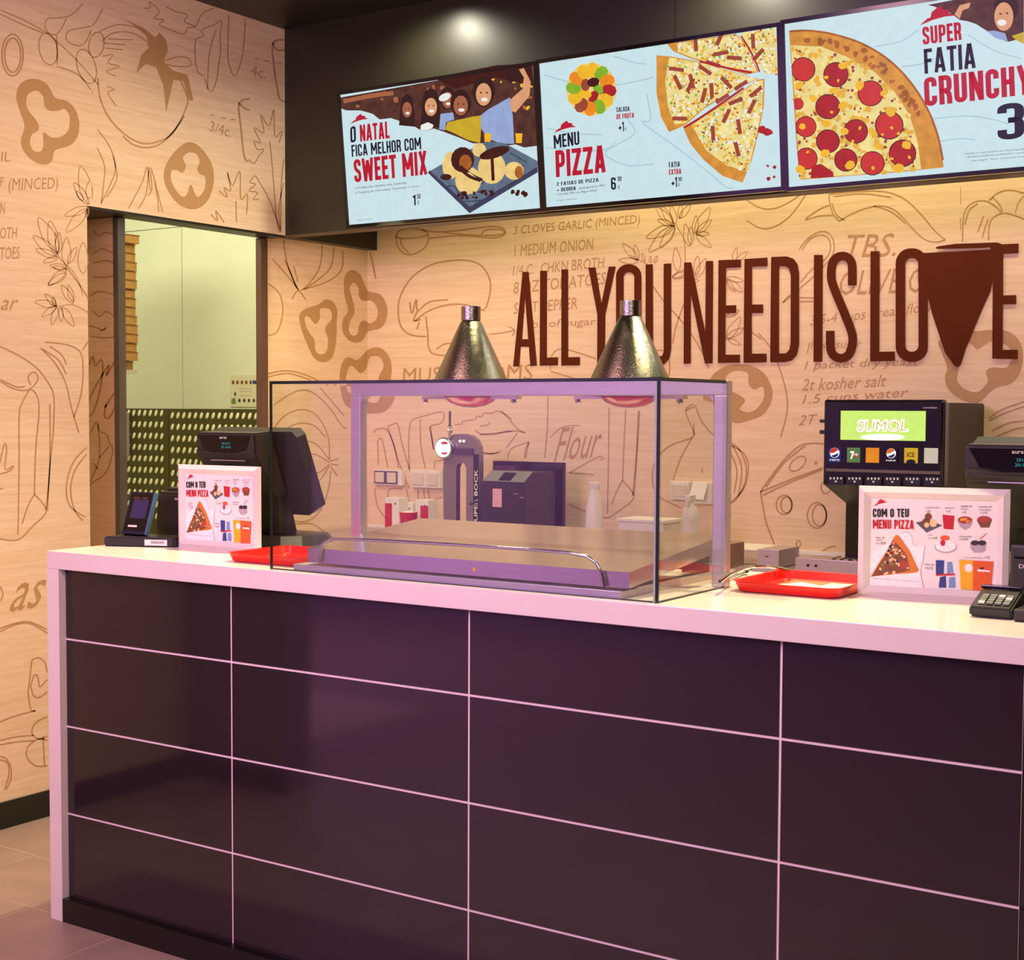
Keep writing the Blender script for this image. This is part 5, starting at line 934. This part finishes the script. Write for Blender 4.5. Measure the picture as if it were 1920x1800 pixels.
slabP(PC, .0, .0, .08, .12, -.001, .0005).build('face', 'gloss_black', t)
slabP(PC, .014, .04, .074, .1, .0005, .001).build('screen', 'lit_dim_purple', t)
slabP(PC, .012, .102, .036, .108, .0005, .001).build('status_bar', 'lit_dim_red', t); slabP(PC, .046, .102, .066, .108, .0005, .001).build('status_bar', 'lit_dim_red', t)
slabP(PC, .015, .012, .05, .018, .0005, .001).build('brand_plate', 'white_plastic', t)
slabP(PC, .085, -.01, .088, .125, -.018, -.002).build('side_strip', mat('blue_plastic', (90, 120, 150), .3, noise=.05, nscale=20), t)
# right: pin pad
t = thing('pin_pad', (2.68, .27, 1.1), 'small black card pin pad with grey keys at the right edge of the counter', 'card terminal')
MB().prism([(.215, 1.102), (.212, 1.122), (.30, 1.15), (.315, 1.148), (.33, 1.102)], 0, 2.628, 2.713, .004).build('body', 'black_plastic', t)
KPn = Plane((2.635, .222, 1.1265), (1, 0, 0), (0, -.30, .95))
for r_ in range(4):
    for c_ in range(4): slabP(KPn, .008+.0165*c_, .004+.0115*r_, .0205+.0165*c_, .0125+.0115*r_, .0, .0035).build('key', mat('key_grey', (120, 124, 116), .5, noise=.05) if (r_+c_) % 5 else 'white_plastic', t)
MB().box((2.628, .30, 1.15), (2.713, .32, 1.158), .002).build('shield', 'gloss_black', t)
MB().box((2.72, .20, 1.101), (2.80, .33, 1.125), .004).build('side_reader', 'dark_plastic', t)
# curled handle rod on counter by tray
t = thing('bent_steel_rod', (2.05, .56, 1.1), 'bent steel handle rod lying between the guard and the right red tray', 'utensil')
MB().tube([at(*p_, 2, 1.134) for p_ in ((1350,1090),(1366,1078),(1395,1066),(1415,1062),(1440,1062),(1465,1066),(1484,1071))], .0042, 8).build('rod', 'chrome', t, True)
MB().tube([at(1352, 1094, 2, 1.106), at(1364, 1086, 2, 1.106), at(1400, 1072, 2, 1.106), at(1408, 1066, 2, 1.13)], .004, 8).build('rod_return', 'chrome', t, True)
# ------------------------------------------------------------------ things on the rear counter
ZB = .946
def bx(name, label, cat, a, b, m, bev=.003, group=None, part='body'):
    t = thing(name, ((a[0]+b[0])/2, (a[1]+b[1])/2, a[2]), label, cat, group); MB().box(a, b, bev).build(part, m, t); return t
# steel containers
t = bx('steel_box', 'small square brushed steel box on the rear counter, left of the drinks dispenser', 'container', (1.312, 2.13, ZB), (1.398, 2.32, 1.012), 'steel_satin')
MB().box((1.345, 2.128, .985), (1.357, 2.13, .988)).build('label_slot', 'ink_black', t)
t = bx('drip_tray', 'low steel drip tray with a grate in front of the drinks dispenser', 'tray', (1.481, 1.98+.1, ZB), (1.99, 2.186, .995), 'steel_satin')
for i in range(12): MB().box((1.6+.03*i, 2.09, .9955), (1.615+.03*i, 2.18, 1.0)).build('grate_bar', 'steel', t)
for i in range(2): MB().lathe((1.53+.03*i, 2.0795, .97), [(.005, 0), (.005, .003)], 8, Vector((0, -1, 0))).build('screw', 'ink_black', t)
t = bx('clear_tub', 'low transparent plastic tub on the rear counter near the steel box', 'container', (1.12, 2.2, ZB), (1.29, 2.42, .995), 'clear_plastic')
MB().box((1.115, 2.195, .995), (1.295, 2.425, 1.001), .001).build('rim', 'white_plastic', t)
# drinks dispenser
dd = thing('drinks_dispenser', (1.79, 2.35, ZB), 'tall black drinks dispenser with a glowing green display and six drink buttons', 'drinks dispenser')
DP = Plane((0, 2.1, 0), (1, 0, 0), (0, -1, 0))
MB().box((1.573, 2.1, 1.262), (1.998, 2.14, 1.56), .008).build('front_panel', 'gloss_black', dd)
MB().prism([(2.14, 1.262), (2.14, 1.55), (2.62, 1.55), (2.62, .96), (2.2, .96), (2.2, 1.19)], 0, 1.625, 1.99, .004).build('cabinet', 'dark_plastic', dd)
m = MB(); m.v = [Vector(p_) for p_ in ((1.573,2.102,1.262),(1.998,2.102,1.262),(1.99,2.19,1.19),(1.626,2.19,1.19),(1.573,2.14,1.275),(1.998,2.14,1.275),(1.99,2.2,1.2),(1.626,2.2,1.2))]; m.f = [(0,1,2,3),(4,7,6,5),(0,4,5,1),(1,5,6,2),(2,6,7,3),(3,7,4,0)]
m.build('valve_hood', 'black_plastic', dd)
MB().box((1.626, 2.19, .996), (1.99, 2.2, 1.19)).build('splash_panel', 'gloss_black', dd)
MB().box((1.999, 2.115, 1.27), (2.006, 2.135, 1.55)).build('side_trim', 'olive_trim', dd)
q0, q1 = at(1577, 770, 1, 2.1), at(1735, 827, 1, 2.1)
MB().box((q0.x, 2.0975, q1.z), (q1.x, 2.0998, q0.z)).build('display', 'lit_lime', dd)
d1 = lambda *p: S(1520, 730, 4.8, p)
txt(DP, 'SUMOL', *d1((415,385),(880,385),(425,270)), 'lit_glow', dd, .0032, .05)
txt(DP, 'SUMOL', *d1((425,372),(868,372),(435,290)), 'lit_crust', dd, .0036, -.012)
pr(DP, fill(ell(1520+650/4.8, 730+430/4.8, 42, 6, 16)), 'lit_glow', dd, 'glow_band', .0029)
for i, (x, mm) in enumerate(((220,'blue'),(388,'ggreen'),(558,'orange'),(728,'blue'),(905,'gyellow'),(1085,'gblank'))):
    c_ = at(1520+x/4.8, 730+590/4.8+i*.3, 1, 2.1); h_ = .0235
    b = MB().box((c_.x-h_, 2.096, c_.z-.026), (c_.x+h_, 2.0998, c_.z+.026), .001).build('drink_button', 'lit_'+mm if mm != 'blue' or i == 0 else 'gloss_black', dd)
    X_, Y_ = 1520+x/4.8, 730+590/4.8+i*.3
    if i in (0, 3):
        pr(DP, fill(ell(X_, Y_-4, 9, 9.5, 16)), 'lit_bezelwhite', dd, 'logo', .0045)
        top = [(X_-8.6, Y_-4+1), (X_-8, Y_-9), (X_-3, Y_-13), (X_+3, Y_-13), (X_+8, Y_-9), (X_+4, Y_-7.5), (X_-1, Y_-4)]
        pr(DP, fill(top), 'lit_pep2' if i == 0 else 'lit_gorange', dd, 'logo', .0048)
        pr(DP, fill([(X_-6, Y_+1), (X_, Y_-.5), (X_+7.5, Y_-4), (X_+6, Y_+1.5), (X_+1, Y_+5), (X_-4, Y_+4)]), 'lit_blue', dd, 'logo', .0048)
        txt(DP, 'PEPSI' if i == 0 else 'MAX', (X_-9, Y_+11), (X_+9, Y_+11), (X_-9, Y_+8), 'lit_bezelwhite', dd, .0048)
    if i == 1: txt(DP, '7', (X_-6, Y_+8), (X_+2, Y_+8), (X_-6, Y_-7), 'lit_bezelwhite', dd, .0048, .03); pr(DP, fill(ell(X_+5, Y_, 4, 4, 10)), 'lit_pep2', dd, 'logo', .0046); txt(DP, 'up', (X_+2, Y_+2), (X_+9, Y_+2), (X_+2, Y_-3), 'lit_bezelwhite', dd, .0049)
    if i == 2: txt(DP, 'Lipton', (X_-9, Y_+6), (X_+10, Y_+6), (X_-9, Y_-1), 'lit_gyellow', dd, .0048)
    if i == 4: pr(DP, fill(ell(X_, Y_+12, 9, 5, 10)), 'lit_navy', dd, 'logo', .0046); txt(DP, 'ICE', (X_-7, Y_+3), (X_+7, Y_+3), (X_-7, Y_-6), 'lit_brown', dd, .0048, .03)
    c2_ = at(1520+x/4.8+3, 730+820/4.8+i*.3, 1, 2.1)
    k_ = MB().box((c2_.x-.029, 2.092, c2_.z-.016), (c2_.x+.029, 2.0998, c2_.z+.013), .001).build('portion_keypad', mat('navy_gloss', (30, 28, 52), .25, noise=.03), dd)
    T = []
    for k in range(4): T += fill(ell(1520+x/4.8+3-10+6.6*k, 730+800/4.8+i*.3, 1.8, 2.6, 6))
    T += fill(ell(1520+x/4.8+3, 730+828/4.8+i*.3, 2.4, 2, 6))
    pr(DP, T, 'lit_gblank', dd, 'keypad_print', .0085)
z_ = at(1650, 883, 1, 2.1).z
MB().box((1.586, 2.094, z_-.006), (1.99, 2.0998, z_+.004)).build('trim_rail', 'olive_trim', dd)
MB().box((1.553, 2.11, 1.478), (1.573, 2.13, 1.49), .003).box((1.553, 2.11, 1.438), (1.573, 2.13, 1.452), .003).build('side_lock', 'black_plastic', dd)
txt(DP, 'cornelius', (1731, 766), (1757, 766), (1731, 762), 'white_plastic', dd, .0006)
# beer tap column
bt = thing('beer_tap', (-.08, 2.25, ZB), 'arched grey metal beer tap column with a round white badge, on the rear counter', 'beer tap')
TP = Plane((0, 2.25, 0), (1, 0, 0), (0, -1, 0))
def tp_(*p): return [TP.uv(q) for q in S(700, 760, 7.385, p)]
out = tp_((975,1700),(965,900),(975,740),(1040,560),(1060,440),(1110,400),(1270,395),(1350,420),(1420,480),(1460,570),(1470,680),(1470,900),(1455,1700))
inn = tp_((1145,1700),(1148,870),(1170,810),(1215,770),(1260,810),(1285,870),(1285,1700))
out[0] = (out[0][0], ZB); out[-1] = (out[-1][0], ZB); inn[0] = (inn[0][0], ZB); inn[-1] = (inn[-1][0], ZB)
poly = out[:1]+out[1:]+inn[::-1]; m = MB(); n = len(poly); tri = tessellate_polygon([[Vector((a, b, 0)) for a, b in poly]])
m.v = [Vector((a, 2.25, b)) for a, b in poly]+[Vector((a, 2.28, b)) for a, b in poly]; m.f = [tuple(t_) for t_ in tri]+[tuple(i+n for i in t_[::-1]) for t_ in tri]+[(i, (i+1) % n, (i+1) % n+n, i+n) for i in range(n)]
m.build('column', mat('tap_grey', (150, 138, 150), .28, .6, noise=.05, nscale=8), bt)
a_, b_ = TP.uv(S(700, 760, 7.385, [(1100, 590)])[0]), TP.uv(S(700, 760, 7.385, [(1385, 690)])[0])
MB().box((a_[0], 2.24, b_[1]), (b_[0], 2.25, a_[1]), .002).build('front_band', mat('tap_violet', (80, 66, 100), .3, .4, noise=.04, nscale=8), bt)
c_ = TP.hit((838, 840)); MB().lathe((c_.x-.004, 2.235, c_.z), [(.044, -.012), (.047, -.008), (.047, .004), (.044, .008)], 28, Vector((0, -1, 0))).build('badge_ring', 'chrome', bt, True)
MB().lathe((c_.x-.004, 2.2265, c_.z), [(.04, 0), (.04, .002)], 28, Vector((0, -1, 0))).build('badge', 'lit_bezelwhite', bt)
BP_ = Plane((0, 2.2244, 0), (1, 0, 0), (0, -1, 0))
pr(BP_, fill(S(700, 760, 7.385, [(935,535),(950,510),(985,500),(1020,510),(1035,535),(985,540)]))+fill(S(700, 760, 7.385, [(935,655),(1030,650),(1015,675),(985,683),(955,675)])), 'lit_pep2', bt, 'badge_print', .0003)
c_ = TP.hit((846, 806)); MB().lathe((c_.x, 2.24, 0), [(.008, c_.z-.015), (.014, c_.z-.005), (.008, c_.z+.004), (.007, c_.z+.01), (.012, c_.z+.016), (.006, c_.z+.022), (.007, c_.z+.08)], 16).build('tap_lever', 'chrome', bt, True)
MB().tube([(c_.x, 2.24, c_.z), (c_.x-.002, 2.24, c_.z-.03), (c_.x-.01, 2.243, c_.z-.05)], .006, 10).build('tap_neck', 'chrome', bt, True)
for x_ in (863, 870): c_ = TP.hit((x_, 827)); MB().lathe((c_.x, 2.2495, c_.z), [(.006, 0), (.006, .004)], 10, Vector((0, -1, 0))).build('lamp_dot', 'lit_bezelwhite', bt)
m = MB(); a_ = TP.hit((888, 852)); m.box((a_.x, 2.2485, ZB), (a_.x+.028, 2.2499, a_.z)); m.build('side_badge', 'gloss_black', bt)
g, fs = glyphs('SUPER BOCK', .02, 0); m = MB(); m.flat = 1; lo, hi = TP.hit((891, 985)), TP.hit((891, 880))
for gx, gy in g: m.v.append(Vector((a_.x+.023-.018*gy, 2.2475, lo.z+(hi.z-lo.z)*gx)))
m.f = [tuple(f) for f in fs]; m.build('lettering', 'white_plastic', bt)
# black splash board + till printer
t = bx('black_board', 'flat black rectangular board standing against the printed wall behind the black box', 'board', (-.10, 2.47, ZB), (.265, 2.49, 1.294), 'gloss_black', .001)
MB().box((-.09, 2.468, 1.25), (.02, 2.4695, 1.275)).build('sticker', mat('plum_sheet', (80, 56, 76), .3, noise=.03), t)
t = thing('coin_machine', (.07, 2.2, ZB), 'black box shaped machine with a grey top panel and pink paper slip', 'machine')
MB().prism([(2.2, ZB), (2.2, 1.215), (2.27, 1.258), (2.44, 1.258), (2.44, ZB)], 0, .028, .245, .003).build('body', 'black_plastic', t)
MB().hexa([(.032, 2.202, 1.218), (.241, 2.202, 1.218), (.241, 2.268, 1.259), (.032, 2.268, 1.259), (.032, 2.199, 1.221), (.241, 2.199, 1.221), (.241, 2.266, 1.262), (.032, 2.266, 1.262)]).build('top_panel', mat('panel_grey', (118, 120, 112), .4, noise=.1, nscale=30), t)
MB().hexa([(.11, 2.205, 1.223), (.17, 2.205, 1.223), (.17, 2.25, 1.253), (.11, 2.25, 1.253), (.11, 2.203, 1.226), (.17, 2.203, 1.226), (.17, 2.249, 1.256), (.11, 2.249, 1.256)]).build('window', 'gloss_black', t)
a_, b_ = at(924, 916, 1, 2.2), at(941, 951, 1, 2.2); MB().box((a_.x, 2.1985, b_.z), (b_.x, 2.1998, a_.z)).build('paper_slip', mat('pink_paper', (226, 170, 176), .6, noise=.12, nscale=50), t)
for px_ in ((963, 925), (975, 932)): a_ = at(*px_, 1, 2.2); MB().box((a_.x, 2.1985, a_.z-.003), (a_.x+.022, 2.1998, a_.z)).build('marking', 'print_grey', t)
MB().tube([(.028, 2.21, 1.13), (.0, 2.2, 1.13), (-.03, 2.2, 1.12)], .006, 8).build('crank', 'black_plastic', t)
t = bx('card_reader', 'small white tipped card reader hanging on the black board', 'card terminal', (.155, 2.455, 1.18), (.2, 2.4699, 1.215), 'black_plastic', .002)
MB().box((.17, 2.453, 1.182), (.195, 2.455, 1.19)).build('label_strip', 'white_plastic', t)
# bottles
t = thing('white_bottle', (.55, 2.3, ZB), 'tall white tapered plastic bottle on the rear counter', 'bottle')
cx = (at(1101, 960, 1, 2.3).x+at(1127, 960, 1, 2.3).x)/2
MB().lathe((cx, 2.3, 0), [(.034, ZB), (.036, ZB+.01), (.036, 1.05), (.034, 1.1), (.026, 1.16), (.02, 1.195), (.02, 1.2)], 24).build('bottle_body', 'white_plastic', t, True)
MB().lathe((cx, 2.3, 0), [(.021, 1.2), (.023, 1.203), (.022, 1.225), (.018, 1.226)], 20).build('cap', 'white_plastic', t, True)
t = thing('spray_bottle', (.95, 2.3, ZB), 'translucent white spray bottle on the rear counter below the right sockets', 'bottle')
cx = at(1295, 960, 1, 2.3).x
MB().lathe((cx, 2.3, 0), [(.032, ZB), (.034, ZB+.01), (.034, 1.06), (.031, 1.085), (.034, 1.1), (.03, 1.13), (.014, 1.155), (.013, 1.165)], 24).build('bottle_body', 'white_plastic', t, True)
MB().box((cx-.012, 2.27, 1.165), (cx+.012, 2.32, 1.19), .004).build('spray_head', 'white_plastic', t)
MB().box((cx-.005, 2.262, 1.145), (cx+.005, 2.27, 1.18), .002).build('trigger', 'white_plastic', t)
t = bx('plastic_tub', 'shallow milky plastic tub on the rear counter beside the white bottle', 'container', (.66, 2.25, ZB), (.86, 2.4, 1.075), 'white_plastic', .006)
MB().box((.652, 2.242, 1.075), (.868, 2.408, 1.088), .003).build('lid', 'white_plastic', t)
# cups / cartons
def carton(px0, px1, pyt, y, label, redside, grp='red and white cartons on the rear counter'):
    a_, b_ = at(px0, pyt, 1, y), at(px1, pyt, 1, y); t = thing('drink_carton', ((a_.x+b_.x)/2, y+.03, ZB), label, 'carton', grp)
    MB().box((a_.x, y, ZB), (b_.x, y+.07, a_.z), .002).build('carton_body', 'white_plastic', t)
    w_ = (b_.x-a_.x)
    x_ = a_.x+w_*(.45 if redside else .05)
    MB().box((a_.x+(.0 if redside == 1 else w_*.4), y-.001, ZB), (a_.x+(w_*.5 if redside == 1 else w_*1.0), y, a_.z-.025)).build('red_panel', 'ink_red', t)
    MB().box((a_.x+w_*.7, y-.0012, a_.z-.03), (a_.x+w_*.78, y, a_.z-.022)).build('print_mark', 'ink_black', t)
carton(722, 748, 933, 2.35, 'white and red carton, leftmost on the rear counter below the sockets', 1)
carton(750, 774, 942, 2.42, 'white carton with red print, between two others below the sockets', 1)
carton(779, 803, 937, 2.35, 'white and red carton, rightmost of those left of the beer tap', 2)
# red cup lid
t = thing('red_cup', (-.52, 2.3, ZB), 'round red paper cup in front of the middle carton on the rear counter', 'cup')
cx = at(766, 965, 1, 2.25).x; MB().lathe((cx, 2.25, 0), [(.028, ZB), (.04, 1.06), (.042, 1.065), (.038, 1.066)], 24).build('cup_body', 'ink_red', t, True)
MB().lathe((cx, 2.25, 1.066), [(.03, 0), (.02, .004)], 24).build('cup_lid', 'white_plastic', t, True)
# wall sockets
def socket(px0, py0, px1, py1, n, label, dark=False, openc=False, group='wall sockets above the rear counter'):
    a_, b_ = at(px0, py0, 1, YB-.03), at(px1, py1, 1, YB-.03); t = thing('wall_socket', ((a_.x+b_.x)/2, YB-.002, b_.z), label, 'socket', group)
    MB().box((a_.x, YB-.03, b_.z), (b_.x, YB-.001, a_.z), .004).build('housing', 'white_plastic', t)
    w_ = (b_.x-a_.x)*(.86 if dark else 1)/n
    if dark: MB().box((a_.x+.004, YB-.0325, b_.z+.006), (a_.x+w_*n, YB-.0301, a_.z-.006)).build('inner_frame', mat('violet_grey', (96, 84, 110), .4, noise=.04), t)
    for i in range(n):
        if openc: MB().hexa([(a_.x+.0, YB-.06, b_.z+.02), (b_.x-.02, YB-.06, b_.z+.02), (b_.x-.012, YB-.033, a_.z-.005), (a_.x+.01, YB-.033, a_.z-.005), (a_.x, YB-.064, b_.z+.021), (b_.x-.02, YB-.064, b_.z+.021), (b_.x-.012, YB-.037, a_.z-.003), (a_.x+.01, YB-.037, a_.z-.003)]).build('flip_cover', 'white_plastic', t)
        else: MB().box((a_.x+w_*i+.012, YB-.0365, b_.z+.013), (a_.x+w_*(i+1)-.008, YB-.0326 if dark else YB-.0301, a_.z-.012), .003).build('rocker', mat('socket_cream', (222, 208, 186), .4, noise=.02), t)
socket(701, 880, 753, 911, 2, 'double wall switch with a dark inner frame, leftmost on the printed wall', True)
socket(770, 881, 824, 916, 2, 'plain white double wall switch left of the beer tap')
socket(1255, 902, 1291, 938, 1, 'square white wall switch seen behind the guard corner')
socket(1297, 903, 1333, 946, 1, 'white wall socket with its flip cover open above the spray bottle', False, True)
